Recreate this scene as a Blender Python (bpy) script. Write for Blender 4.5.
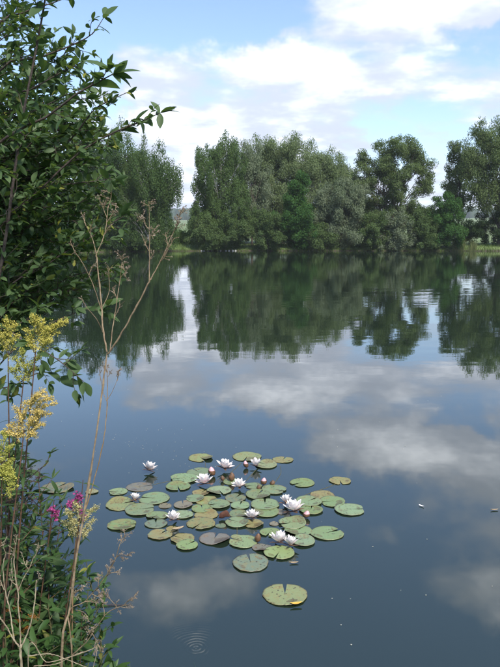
import bpy, math, random
import numpy as np
from mathutils import Vector, Matrix, noise as mnoise

random.seed(11)
rng = np.random.default_rng(11)
for o in list(bpy.data.objects):
    bpy.data.objects.remove(o)
scene = bpy.context.scene
col = scene.collection

# ------------------------------------------------------------------ camera
FPX, HZ, CAMH = 650.0, 236.0, 2.2          # focal length in photo pixels, horizon row, eye height over water
PITCH = math.atan((333.5 - HZ) / FPX)
cam_data = bpy.data.cameras.new('camera')
cam = bpy.data.objects.new('camera', cam_data)
col.objects.link(cam)
cam.location = (0, 0, CAMH)
cam.rotation_euler = (math.pi / 2 - PITCH, 0, 0)
cam_data.sensor_fit = 'VERTICAL'
cam_data.sensor_height = 24
cam_data.lens = 24 * FPX / 667
cam_data.clip_start = 0.05
cam_data.clip_end = 9000
scene.camera = cam
CP, SP = math.cos(PITCH), math.sin(PITCH)


def ray(px, py):
    a, b = (px - 250) / FPX, (333.5 - py) / FPX
    return np.array([a, CP + b * SP, -SP + b * CP])


def P(px, py, d):
    return np.array([0, 0, CAMH]) + ray(px, py) * d


def W(px, py):
    r = ray(px, py)
    return np.array([0, 0, CAMH]) + r * (CAMH / -r[2])


def AT(px, py, Y):
    r = ray(px, py)
    return np.array([0, 0, CAMH]) + r * (Y / r[1])


# ------------------------------------------------------------------ sun, sky, exposure
SUN_EL, SUN_AZ = math.radians(50), math.radians(152)     # azimuth from +Y, clockwise seen from above
sdir = Vector((math.sin(SUN_AZ) * math.cos(SUN_EL), math.cos(SUN_AZ) * math.cos(SUN_EL), math.sin(SUN_EL)))
sl = bpy.data.lights.new('sun', 'SUN')
sl.energy = 3.6
sl.angle = math.radians(9)
sl.color = (1.0, 0.94, 0.83)
sun = bpy.data.objects.new('sun', sl)
col.objects.link(sun)
sun.rotation_euler = (-sdir).to_track_quat('-Z', 'Y').to_euler()
sun.location = (0, 0, 60)

scene.view_settings.view_transform = 'Standard'
scene.view_settings.look = 'None'
scene.view_settings.exposure = 0.92
scene.view_settings.gamma = 1
scene.view_settings.use_curve_mapping = False


class NT:
    """short node-tree writer"""
    def __init__(self, tree):
        self.t = tree
        self.n = tree.nodes
        self.n.clear()

    def new(self, typ, ins=None, **kw):
        nd = self.n.new(typ)
        for k, v in kw.items():
            setattr(nd, k, v)
        for k, v in (ins or {}).items():
            self.put(nd.inputs[k], v)
        return nd

    def put(self, sock, v):
        if isinstance(v, bpy.types.NodeSocket):
            self.t.links.new(v, sock)
        elif v is not None:
            sock.default_value = v

    def m(self, op, a, b=None, c=None, clamp=False):
        nd = self.n.new('ShaderNodeMath')
        nd.operation = op
        nd.use_clamp = clamp
        for i, v in enumerate((a, b, c)):
            self.put(nd.inputs[i], v)
        return nd.outputs[0]

    def v(self, op, a, b=None, scale=None):
        nd = self.n.new('ShaderNodeVectorMath')
        nd.operation = op
        self.put(nd.inputs[0], a)
        self.put(nd.inputs[1], b)
        if scale is not None:
            self.put(nd.inputs['Scale'], scale)
        return nd.outputs['Value'] if op in ('LENGTH', 'DOT_PRODUCT', 'DISTANCE') else nd.outputs[0]

    def xyz(self, x, y, z):
        return self.new('ShaderNodeCombineXYZ', {'X': x, 'Y': y, 'Z': z}).outputs[0]

    def sep(self, v):
        return self.new('ShaderNodeSeparateXYZ', {0: v}).outputs

    def noise(self, vec, scale, detail=2.0, rough=0.5, out='Fac', **kw):
        return self.new('ShaderNodeTexNoise', {'Vector': vec, 'Scale': scale, 'Detail': detail, 'Roughness': rough}, **kw).outputs[out]

    def mix(self, f, a, b, blend='MIX'):
        nd = self.n.new('ShaderNodeMix')
        nd.data_type = 'RGBA'
        nd.blend_type = blend
        self.put(nd.inputs[0], f)
        self.put(nd.inputs[6], a)
        self.put(nd.inputs[7], b)
        return nd.outputs[2]

    def rng(self, v, a, b, c=0.0, d=1.0, smooth=False):
        nd = self.n.new('ShaderNodeMapRange')
        nd.interpolation_type = 'SMOOTHSTEP' if smooth else 'LINEAR'
        for k, x in zip(('Value', 'From Min', 'From Max', 'To Min', 'To Max'), (v, a, b, c, d)):
            self.put(nd.inputs[k], x)
        return nd.outputs[0]


def build_world():
    w = bpy.data.worlds.new('World')
    scene.world = w
    w.use_nodes = True
    T = NT(w.node_tree)
    d = T.v('NORMALIZE', T.new('ShaderNodeTexCoord').outputs['Generated'])
    x, y, z = T.sep(d)
    zz = T.m('MAXIMUM', z, 0.0)
    sky = T.new('ShaderNodeTexSky', sky_type='NISHITA')
    sky.sun_disc = False
    sky.sun_elevation = SUN_EL
    sky.sun_rotation = SUN_AZ
    sky.air_density = 1.0
    sky.dust_density = 0.8
    sky.ozone_density = 1.5
    # cloud field: flat-layer projection, plus the cloud masses the photograph shows
    k = T.m('ADD', zz, 0.16)
    lay = T.xyz(T.m('DIVIDE', x, k), T.m('DIVIDE', y, k), 0.0)
    n1 = T.noise(lay, 2.1, 6, 0.56)
    n2 = T.noise(T.v('ADD', lay, (4.3, 1.7, 0.4)), 3.4, 4, 0.6)
    wv = T.noise(d, 7.0, 5, 0.6, 'Color')
    w2 = T.v('SUBTRACT', wv, (0.5, 0.5, 0.5))
    ae = T.xyz(T.m('ARCTAN2', x, y), T.m('ARCSINE', zz), 0.0)
    ae = T.v('ADD', ae, T.v('MULTIPLY', w2, (0.22, 0.16, 0)))
    lobes = [  # px, py, rx, ry, amount, seen mirrored in the water
        (212, 128, 170, 76, .52, 0), (272, 66, 40, 26, .42, 0), (400, 12, 150, 36, .5, 0), (430, 85, 140, 48, .34, 0),
        (250, 205, 420, 45, .38, 0), (130, 46, 26, 14, .3, 0),
        (185, 12, 110, 42, -.65, 0), (50, 30, 60, 80, -.25, 0), (365, 116, 55, 12, -.26, 0), (485, 42, 40, 12, -.35, 0),
        (116, 92, 18, 18, -.35, 0),
        (440, 470, 120, 40, .30, 1), (205, 585, 85, 46, .5, 1), (372, 538, 36, 16, .35, 1), (470, 590, 70, 30, .35, 1),
        (50, 465, 70, 34, .3, 1),
        (190, 500, 160, 48, -.5, 1), (330, 590, 60, 60, -.4, 1), (380, 650, 220, 60, -.4, 1), (40, 580, 70, 80, -.3, 1)]
    tot = None
    for px, py, rx, ry, amt, flip in lobes:
        r = ray(px, py)
        r = r / np.linalg.norm(r)
        a, e = math.atan2(r[0], r[1]), math.asin(r[2])
        if flip:
            e = -e
        q = T.v('MULTIPLY', T.v('SUBTRACT', ae, (a, e, 0)), (FPX / rx, FPX / ry, 0))
        val = T.m('MULTIPLY', T.rng(T.v('LENGTH', q), 1.35, 0.25, 0, 1, True), amt)
        tot = val if tot is None else T.m('ADD', tot, val)
    dens = T.m('ADD', T.m('ADD', T.m('MULTIPLY', T.m('SUBTRACT', n1, 0.5), 2.1), 0.34), tot)
    mask = T.rng(dens, 0.30, 0.80, 0, 1, True)
    lumi = T.rng(T.m('ADD', T.m('MULTIPLY', n2, 0.7), T.m('MULTIPLY', dens, 0.25)), 0.45, 1.05, 0.0, 1.0, True)
    ccol = T.mix(lumi, (4.1, 4.5, 5.5, 1), (17.0, 17.4, 18.0, 1))
    skyc = T.mix(1.0, sky.outputs[0], (1.22, 1.24, 1.32, 1), 'MULTIPLY')
    full = T.mix(T.m('MULTIPLY', mask, 0.97), skyc, ccol)
    bg = T.new('ShaderNodeBackground', {'Color': full, 'Strength': 0.1})
    T.new('ShaderNodeOutputWorld', {'Surface': bg.outputs[0]})


build_world()

# ------------------------------------------------------------------ materials


def mat(name):
    m = bpy.data.materials.new(name)
    m.use_nodes = True
    return m, NT(m.node_tree)


def finish(T, shader, disp=None):
    o = T.new('ShaderNodeOutputMaterial')
    T.put(o.inputs['Surface'], shader)


def leaf_mat(name, dark, light, yellow=None, trans=0.42, rough=0.65, clump=0.35, spec=0.12):
    m, T = mat(name)
    tint = T.new('ShaderNodeAttribute', attribute_name='tint').outputs['Fac']
    oi = T.new('ShaderNodeObjectInfo').outputs['Random']
    geo = T.new('ShaderNodeNewGeometry')
    r = T.m('FRACT', T.m('ADD', tint, oi))
    n = T.noise(geo.outputs['Position'], clump, 2, 0.5)
    f = T.m('ADD', T.m('MULTIPLY', r, 0.6), T.m('MULTIPLY', T.m('SUBTRACT', n, 0.3), 1.0), clamp=True)
    c = T.mix(f, (*dark, 1), (*light, 1))
    if yellow:
        c = T.mix(T.m('GREATER_THAN', r, 0.965), c, (*yellow, 1))
    b = T.new('ShaderNodeBsdfPrincipled', {'Base Color': c, 'Roughness': rough, 'Specular IOR Level': spec})
    t = T.new('ShaderNodeBsdfTranslucent', {'Color': T.mix(0.5, c, (0.16, 0.26, 0.03, 1), 'MIX')})
    mx = T.new('ShaderNodeMixShader', {0: trans, 1: b.outputs[0], 2: t.outputs[0]})
    finish(T, mx.outputs[0])
    return m


def plain_mat(name, a, b, scale=20, rough=0.8, bump=0.3, spec=0.3):
    m, T = mat(name)
    co = T.new('ShaderNodeTexCoord').outputs['Object']
    n = T.noise(co, scale, 5, 0.6)
    c = T.mix(T.rng(n, 0.35, 0.65), (*a, 1), (*b, 1))
    bp = T.new('ShaderNodeBump', {'Height': n, 'Strength': bump, 'Distance': 0.01})
    s = T.new('ShaderNodeBsdfPrincipled', {'Base Color': c, 'Roughness': rough, 'Normal': bp.outputs[0], 'Specular IOR Level': spec})
    finish(T, s.outputs[0])
    return m


M = {}
M['birch'] = leaf_mat('birch_leaves', (0.046, 0.086, 0.026), (0.098, 0.155, 0.052), clump=0.25)
M['willow'] = leaf_mat('willow_leaves', (0.105, 0.148, 0.066), (0.200, 0.255, 0.125), clump=0.25)
M['silver'] = leaf_mat('silver_willow_leaves', (0.110, 0.145, 0.088), (0.200, 0.240, 0.155), clump=0.25)
M['alder'] = leaf_mat('alder_leaves', (0.028, 0.080, 0.020), (0.066, 0.148, 0.040), clump=0.25)
M['openleaf'] = leaf_mat('open_tree_leaves', (0.076, 0.114, 0.042), (0.150, 0.200, 0.085), clump=0.25)
M['bush'] = leaf_mat('bush_leaves', (0.054, 0.096, 0.034), (0.116, 0.166, 0.064), clump=0.4)
M['brightbush'] = leaf_mat('bright_bush_leaves', (0.050, 0.095, 0.018), (0.110, 0.180, 0.038), clump=0.4)
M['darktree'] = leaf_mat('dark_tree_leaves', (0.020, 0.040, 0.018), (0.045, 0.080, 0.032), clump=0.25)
M['shrubleaf'] = leaf_mat('shrub_leaves', (0.034, 0.070, 0.024), (0.088, 0.140, 0.056), yellow=(0.20, 0.21, 0.04), trans=0.34, rough=0.55, clump=3.0, spec=0.3)
M['herbleaf'] = leaf_mat('herb_leaves', (0.024, 0.060, 0.016), (0.062, 0.122, 0.034), yellow=(0.16, 0.17, 0.03), trans=0.25, rough=0.5, clump=4.0, spec=0.3)
M['goldleaf'] = leaf_mat('goldenrod_leaves', (0.028, 0.060, 0.020), (0.060, 0.105, 0.036), trans=0.25, rough=0.5, clump=4.0, spec=0.3)
M['grassblade'] = leaf_mat('grass_blades', (0.060, 0.110, 0.022), (0.140, 0.190, 0.055), trans=0.25, clump=0.6)
M['reed'] = leaf_mat('reed_blades', (0.100, 0.130, 0.045), (0.190, 0.200, 0.095), trans=0.2, clump=0.6)
M['yellowfloret'] = leaf_mat('yellow_florets', (0.34, 0.31, 0.06), (0.55, 0.49, 0.13), trans=0.2, rough=0.8, clump=25)
M['greenfloret'] = leaf_mat('green_yellow_florets', (0.24, 0.26, 0.05), (0.44, 0.42, 0.10), trans=0.2, rough=0.8, clump=25)
M['tanfloret'] = leaf_mat('tan_florets', (0.40, 0.30, 0.08), (0.60, 0.47, 0.17), trans=0.2, rough=0.8, clump=25)
M['palefloret'] = leaf_mat('pale_yellow_florets', (0.32, 0.29, 0.12), (0.50, 0.45, 0.22), trans=0.2, rough=0.8, clump=25)
M['rustseed'] = leaf_mat('rusty_seeds', (0.12, 0.05, 0.012), (0.28, 0.12, 0.025), trans=0.1, rough=0.8, clump=25)
M['pinkpetal'] = leaf_mat('pink_petals', (0.22, 0.025, 0.12), (0.42, 0.085, 0.26), trans=0.3, rough=0.6, clump=40)
M['bark'] = plain_mat('grey_brown_bark', (0.045, 0.036, 0.028), (0.12, 0.10, 0.08), 6, 0.9, 0.6)
M['birchbark'] = plain_mat('birch_bark', (0.14, 0.135, 0.12), (0.42, 0.41, 0.38), 3, 0.8, 0.4)
M['shrubbark'] = plain_mat('shrub_bark', (0.030, 0.022, 0.022), (0.075, 0.058, 0.050), 60, 0.8, 0.4)
M['greenstem'] = plain_mat('green_stem', (0.05, 0.055, 0.022), (0.10, 0.085, 0.040), 50, 0.7, 0.2)
M['redstem'] = plain_mat('reddish_stem', (0.055, 0.030, 0.020), (0.11, 0.060, 0.036), 50, 0.7, 0.2)
M['drystem'] = plain_mat('dry_stem', (0.105, 0.072, 0.044), (0.25, 0.19, 0.125), 40, 0.85, 0.3)
M['drystem2'] = plain_mat('dry_brown_stem', (0.12, 0.075, 0.035), (0.24, 0.16, 0.085), 40, 0.85, 0.3)
M['husk'] = plain_mat('seed_husks', (0.13, 0.10, 0.075), (0.27, 0.225, 0.18), 60, 0.9, 0.2)
M['palestem'] = plain_mat('bleached_stem', (0.14, 0.11, 0.072), (0.28, 0.235, 0.165), 40, 0.85, 0.3)
M['fleck'] = plain_mat('pale_fleck', (0.28, 0.28, 0.27), (0.45, 0.45, 0.44), 8, 0.8, 0.3)
M['speck'] = plain_mat('pale_specks', (0.22, 0.23, 0.18), (0.4, 0.4, 0.36), 8, 0.8, 0.0)
M['bud'] = plain_mat('bud_scales', (0.07, 0.045, 0.028), (0.17, 0.09, 0.05), 40, 0.5, 0.1)
M['stamen'] = plain_mat('stamens', (0.75, 0.52, 0.08), (0.85, 0.66, 0.16), 90, 0.6, 0.1)
M['wood'] = leaf_mat('distant_wood', (0.022, 0.042, 0.024), (0.045, 0.070, 0.035), trans=0.0, clump=0.02)


def ground_mat():
    m, T = mat('meadow_and_bank')
    p = T.new('ShaderNodeNewGeometry').outputs['Position']
    z = T.sep(p)[2]
    n = T.noise(p, 0.6, 6, 0.6)
    n2 = T.noise(p, 14, 5, 0.65)
    n3 = T.noise(p, 0.006, 2, 0.5)
    grass = T.mix(T.rng(n, 0.3, 0.7), (0.050, 0.095, 0.020, 1), (0.115, 0.165, 0.045, 1))
    grass = T.mix(T.rng(n3, 0.42, 0.6), grass, (0.13, 0.17, 0.075, 1))
    soil = T.mix(n2, (0.022, 0.017, 0.012, 1), (0.075, 0.058, 0.040, 1))
    f = T.rng(T.m('ADD', z, T.m('MULTIPLY', T.m('SUBTRACT', n2, 0.5), 0.25)), 0.10, 0.30)
    c = T.mix(f, soil, grass)
    bp = T.new('ShaderNodeBump', {'Height': n2, 'Strength': 0.7, 'Distance': 0.03})
    s = T.new('ShaderNodeBsdfPrincipled', {'Base Color': c, 'Roughness': 0.9, 'Normal': bp.outputs[0]})
    finish(T, s.outputs[0])
    return m


RING1, RING2 = W(196, 648), W(262, 632)


def water_mat():
    m, T = mat('pond_water')
    p = T.new('ShaderNodeNewGeometry').outputs['Position']
    # light breeze far out, still water near the bank; long low ripples
    ps = T.v('MULTIPLY', p, (0.55, 1.0, 0))
    r1 = T.noise(ps, 1.5, 3, 0.5)
    r2 = T.noise(T.v('MULTIPLY', p, (0.25, 1.0, 0)), 0.7, 2, 0.5)
    r3 = T.noise(p, 5.0, 2, 0.5)
    pat = T.rng(T.noise(T.v('MULTIPLY', p, (0.4, 1, 0)), 0.06, 3, 0.5), 0.36, 0.66, 0.25, 1.0)
    y = T.sep(p)[1]
    gust = T.m('MULTIPLY', pat, T.rng(y, 4.0, 22.0, 0.10, 1.0))
    h = T.m('MULTIPLY', T.m('ADD', T.m('ADD', r1, T.m('MULTIPLY', r2, 1.6)), T.m('MULTIPLY', r3, 0.12)), gust)
    h = T.m('MULTIPLY', h, 0.0052)
    for c, amp, k, sig in ((RING1, 0.00026, 270.0, 0.12), (RING2, 0.00012, 170.0, 0.17)):
        dd = T.v('LENGTH', T.v('SUBTRACT', p, tuple(c)))
        dd = T.m('ADD', dd, T.m('MULTIPLY', T.m('SUBTRACT', r3, 0.5), 0.05))
        env = T.m('POWER', 2.718, T.m('MULTIPLY', T.m('POWER', T.m('DIVIDE', dd, sig), 2.0), -1.0))
        env = T.m('MULTIPLY', env, T.rng(T.noise(p, 9.0, 2), 0.38, 0.6, 0.1, 1.0))
        h = T.m('ADD', h, T.m('MULTIPLY', T.m('MULTIPLY', T.m('SINE', T.m('MULTIPLY', dd, k)), env), amp))
    bp = T.new('ShaderNodeBump', {'Height': h, 'Strength': 1.0, 'Distance': 1.0})
    bc = T.mix(T.noise(p, 0.3, 3), (0.009, 0.0165, 0.0105, 1), (0.014, 0.0235, 0.014, 1))
    s = T.new('ShaderNodeBsdfPrincipled', {'Base Color': bc, 'Roughness': 0.02, 'IOR': 2.0, 'Normal': bp.outputs[0]})
    finish(T, s.outputs[0])
    return m


def pad_mat():
    m, T = mat('lily_pad')
    oi = T.new('ShaderNodeObjectInfo')
    co = T.new('ShaderNodeTexCoord').outputs['Object']
    off = T.v('SCALE', T.xyz(1, 0.7, 0.3), scale=T.m('MULTIPLY', oi.outputs['Random'], 40))
    q = T.v('ADD', co, off)
    x, y, z = T.sep(co)
    n = T.noise(q, 9, 4, 0.6)
    fine = T.noise(q, 55, 3, 0.6)
    sp = T.new('ShaderNodeTexVoronoi', {'Vector': q, 'Scale': 42.0}, feature='F1').outputs['Distance']
    spot = T.m('MULTIPLY', T.m('LESS_THAN', sp, 0.27), T.m('GREATER_THAN', T.noise(q, 16, 2), 0.50))
    vein = T.m('ABSOLUTE', T.m('SINE', T.m('MULTIPLY', T.m('ARCTAN2', y, x), 9.0)))
    vein = T.rng(vein, 0.0, 0.16, 1.0, 0.0)
    a = T.new('ShaderNodeAttribute', attribute_name='wear', attribute_type='OBJECT').outputs['Fac']
    base = oi.outputs['Color']
    c = T.mix(T.rng(n, 0.35, 0.7, 0, 0.5), base, T.mix(0.5, base, (0.17, 0.15, 0.05, 1)))
    c = T.mix(T.m('MULTIPLY', vein, 0.34), c, (0.26, 0.32, 0.19, 1))
    blotch = T.rng(T.m('ADD', T.noise(q, 22, 3, 0.6), T.m('MULTIPLY', T.m('SUBTRACT', a, 0.5), 0.3)), 0.53, 0.62)
    c = T.mix(T.m('MULTIPLY', blotch, T.rng(a, 0.1, 1.0, 0.12, 0.75)), c, (0.20, 0.16, 0.06, 1))
    c = T.mix(T.m('MULTIPLY', spot, 0.8), c, (0.045, 0.033, 0.020, 1))
    rim = T.new('ShaderNodeAttribute', attribute_name='rim').outputs['Fac']
    c = T.mix(T.m('MULTIPLY', rim, T.rng(fine, 0.35, 0.65, 0.05, 0.7)), c, (0.12, 0.065, 0.035, 1))
    bp = T.new('ShaderNodeBump', {'Height': T.m('ADD', T.m('MULTIPLY', vein, 0.35), n), 'Strength': 0.25, 'Distance': 0.01})
    s = T.new('ShaderNodeBsdfPrincipled', {'Base Color': c, 'Roughness': T.rng(fine, 0.3, 0.7, 0.36, 0.55), 'Normal': bp.outputs[0], 'Specular IOR Level': 0.5})
    finish(T, s.outputs[0])
    return m


def petal_mat():
    m, T = mat('lily_petal')
    oi = T.new('ShaderNodeObjectInfo')
    co = T.new('ShaderNodeTexCoord').outputs['Object']
    y = T.sep(co)[1]
    c = T.mix(T.rng(y, 0.75, 0.05, 0.0, 0.85), (0.86, 0.82, 0.80, 1), oi.outputs['Color'])
    s = T.new('ShaderNodeBsdfPrincipled', {'Base Color': c, 'Roughness': 0.55})
    t = T.new('ShaderNodeBsdfTranslucent', {'Color': c})
    mx = T.new('ShaderNodeMixShader', {0: 0.3, 1: s.outputs[0], 2: t.outputs[0]})
    finish(T, mx.outputs[0])
    return m


M['ground'] = ground_mat()
M['water'] = water_mat()
M['pad'] = pad_mat()
M['petal'] = petal_mat()

# ------------------------------------------------------------------ mesh helpers


def mesh_np(name, V, F, tint=None, smooth=False):
    """V (n,3); F (m,k) with constant k"""
    V = np.asarray(V, dtype=np.float32)
    F = np.asarray(F, dtype=np.int32)
    me = bpy.data.meshes.new(name)
    k = F.shape[1]
    me.vertices.add(len(V))
    me.vertices.foreach_set('co', V.ravel())
    me.loops.add(F.size)
    me.loops.foreach_set('vertex_index', F.ravel())
    me.polygons.add(len(F))
    me.polygons.foreach_set('loop_start', np.arange(0, F.size, k, dtype=np.int32))
    if smooth:
        me.polygons.foreach_set('use_smooth', np.ones(len(F), dtype=bool))
    if tint is not None:
        a = me.attributes.new('tint', 'FLOAT', 'POINT')
        a.data.foreach_set('value', np.asarray(tint, dtype=np.float32))
    me.update(calc_edges=True)
    return me


def obj(name, me, material=None, parent=None):
    o = bpy.data.objects.new(name, me)
    col.objects.link(o)
    if material is not None and me is not None and not me.materials:
        me.materials.append(M[material])
    if parent is not None:
        o.parent = parent
    return o


def tag(o, label=None, cat=None, group=None, kind=None):
    if label:
        o['label'] = label
    if cat:
        o['category'] = cat
    if group:
        o['group'] = group
    if kind:
        o['kind'] = kind
    return o


def thing(name, loc, label, cat, group=None):
    o = bpy.data.objects.new(name, None)
    o.empty_display_size = 0.1
    col.objects.link(o)
    o.location = loc
    return tag(o, label, cat, group)


class MB:
    """collects tubes and small pieces, world coordinates; build() subtracts the parent's location"""
    def __init__(self):
        self.V, self.F, self.T, self.n = [], [], [], 0

    def add(self, V, F, tint=0.0):
        V = np.asarray(V, float)
        F = np.asarray(F, int)
        if F.shape[1] == 3:
            F = np.c_[F, F[:, 2]]        # never mixed with quads below
        self.V.append(V)
        self.F.append(F + self.n)
        self.T.append(np.full(len(V), tint) if np.isscalar(tint) else tint)
        self.n += len(V)

    def tube(self, pts, radii, sides=6):
        pts = np.asarray(pts, float)
        n = len(pts)
        radii = np.interp(np.linspace(0, 1, n), np.linspace(0, 1, len(radii)), radii)
        tan = np.gradient(pts, axis=0)
        tan /= np.linalg.norm(tan, axis=1)[:, None] + 1e-9
        ref = np.array([0.31, 0.87, 0.2])
        a = np.cross(tan, ref)
        a /= np.linalg.norm(a, axis=1)[:, None] + 1e-9
        b = np.cross(tan, a)
        th = np.arange(sides) * 2 * math.pi / sides
        V = pts[:, None, :] + radii[:, None, None] * (np.cos(th)[None, :, None] * a[:, None, :] + np.sin(th)[None, :, None] * b[:, None, :])
        V = V.reshape(-1, 3)
        F = []
        for i in range(n - 1):
            for j in range(sides):
                k = (j + 1) % sides
                F.append((i * sides + j, i * sides + k, (i + 1) * sides + k, (i + 1) * sides + j))
        self.add(V, F)

    def build(self, name, material, parent=None, smooth=True):
        V = np.concatenate(self.V)
        F = np.concatenate(self.F)
        T = np.concatenate(self.T)
        if parent is not None:
            V = V - np.array(parent.location)
        tri = F[:, 2] == F[:, 3]
        if tri.any():
            if tri.all():
                F = F[:, :3]
            else:
                q = F[~tri]
                F = np.concatenate([F[tri][:, :3], q[:, [0, 1, 2]], q[:, [0, 2, 3]]])
        return obj(name, mesh_np(name, V, F, T, smooth), material, parent)


def spline(pts, n=12):
    """Catmull-Rom through points"""
    p = np.asarray(pts, float)
    if len(p) == 2:
        return p[0] + (p[1] - p[0]) * np.linspace(0, 1, n)[:, None]
    q = np.vstack([2 * p[0] - p[1], p, 2 * p[-1] - p[-2]])
    out = []
    m = max(2, n // (len(p) - 1))
    for i in range(1, len(q) - 2):
        t = np.linspace(0, 1, m, endpoint=False)[:, None]
        a, b, c, d = q[i - 1], q[i], q[i + 1], q[i + 2]
        out.append(0.5 * (2 * b + (c - a) * t + (2 * a - 5 * b + 4 * c - d) * t ** 2 + (3 * b - a - 3 * c + d) * t ** 3))
    out.append(p[-1:])
    return np.vstack(out)


def unit(v):
    v = np.asarray(v, float)
    return v / (np.linalg.norm(v, axis=-1, keepdims=True) + 1e-9)


def scatter_leaves(c, d, nrm, L, Wd):
    """diamond leaf faces: centres, axes, normals, lengths, widths"""
    s = unit(np.cross(d, nrm))
    n = len(c)
    L = np.asarray(L).reshape(-1, 1)
    Wd = np.asarray(Wd).reshape(-1, 1)
    V = np.stack([c - d * L / 2, c + s * Wd / 2 - d * L * 0.06, c + d * L / 2, c - s * Wd / 2 - d * L * 0.06], 1).reshape(-1, 3)
    F = np.arange(4 * n).reshape(-1, 4)
    return V, F


# ------------------------------------------------------------------ lake outline and ground
LC = np.array([5.0, 48.0])
SHORE = [(-0.6, 2.75), (0.1, 2.3), (1, 2.15), (3, 2.2), (6, 3.2), (15, 7), (38, 25), (62, 60), (66, 84), (52, 93), (35, 96.0), (20, 97.0), (5, 97.5),
         (-6, 97.0), (-11, 95.5), (-15, 92.5), (-24, 88), (-40, 80), (-46, 55), (-32, 28), (-14, 14), (-5, 7.0), (-2, 4.2), (-1, 3.2)]
_sp = np.array(SHORE) - LC
_ang = np.arctan2(_sp[:, 1], _sp[:, 0])
_r = np.linalg.norm(_sp, axis=1)
_o = np.argsort(_ang)
_ang, _r = _ang[_o], _r[_o]
_ang = np.r_[_ang[-1] - 2 * math.pi, _ang, _ang[0] + 2 * math.pi]
_r = np.r_[_r[-1], _r, _r[0]]


def shore_r(a):
    a = np.asarray(a)
    return np.interp(a, _ang, _r) + 0.10 * np.sin(a * 83) + 0.07 * np.sin(a * 211 + 1) + np.clip(np.sin(a), 0, 1) * (0.35 * np.sin(a * 47) + 0.25 * np.sin(a * 109 + 2))


def ground_profile(s, x, y):
    z = np.interp(s, [-6, -1.5, 0, 0.25, 1.0, 2.2, 6, 25, 120, 500, 1100, 1900, 3600],
                  [-1.6, -0.9, -0.04, 0.16, 0.40, 0.55, 0.8, 1.3, 4.0, 14, 30, 48, 70])
    return z


def ground_z(x, y):
    dx, dy = x - LC[0], y - LC[1]
    s = math.hypot(dx, dy) - float(shore_r(math.atan2(dy, dx)))
    z = float(ground_profile(s, x, y))
    if s > 0:
        z += 0.05 * mnoise.noise(Vector((x * 1.7, y * 1.7, 0)))
    return z


def build_ground():
    near = math.atan2(-48, -5)
    A = np.unique(np.r_[np.linspace(-math.pi, math.pi, 420, endpoint=False), np.linspace(near - 0.17, near + 0.22, 220)])
    S = np.array([-6, -3, -1.5, -0.8, -0.4, -0.15, 0, 0.12, 0.25, 0.45, 0.7, 1.0, 1.4, 1.8, 2.2, 3, 4, 6, 9, 14, 25, 45, 80, 120, 200, 320, 500, 760, 1100, 1500, 1900, 2600, 3600])
    R = shore_r(A)
    na, ns = len(A), len(S)
    rad = R[:, None] + S[None, :]
    X = LC[0] + rad * np.cos(A)[:, None]
    Y = LC[1] + rad * np.sin(A)[:, None]
    Z = np.broadcast_to(ground_profile(S, 0, 0)[None, :], X.shape).copy()
    for i in range(na):
        for j in range(ns):
            if 0 < S[j] < 30:
                Z[i, j] += 0.05 * mnoise.noise(Vector((X[i, j] * 1.7, Y[i, j] * 1.7, 0)))
            elif S[j] >= 100:
                Z[i, j] *= 1 + 0.35 * mnoise.noise(Vector((X[i, j] / 420, Y[i, j] / 420, 3.0)))
    V = np.stack([X, Y, Z], -1).reshape(-1, 3)
    idx = np.arange(na * ns).reshape(na, ns)
    nxt = np.roll(idx, -1, axis=0)
    F = np.stack([idx[:, :-1], idx[:, 1:], nxt[:, 1:], nxt[:, :-1]], -1).reshape(-1, 4)
    c = len(V)
    V = np.vstack([V, [LC[0], LC[1], -2.2]])
    F = np.vstack([F, np.stack([np.full(na, c), idx[:, 0], nxt[:, 0], np.full(na, c)], -1)])
    F3 = np.vstack([F[:-na][:, [0, 1, 2]], F[:-na][:, [0, 2, 3]], F[-na:][:, :3]])
    tag(obj('ground', mesh_np('ground', V, F3, smooth=True), 'ground'), kind='structure')
    # water sheet just past the shoreline all round
    rr = R + 0.35
    Vw = np.c_[LC[0] + rr * np.cos(A), LC[1] + rr * np.sin(A), np.zeros(na)]
    Vw = np.vstack([Vw, [LC[0], LC[1], 0]])
    Fw = np.c_[np.full(na, na), np.arange(na), (np.arange(na) + 1) % na]
    tag(obj('water', mesh_np('water', Vw, Fw), 'water'), kind='structure')


build_ground()


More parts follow.
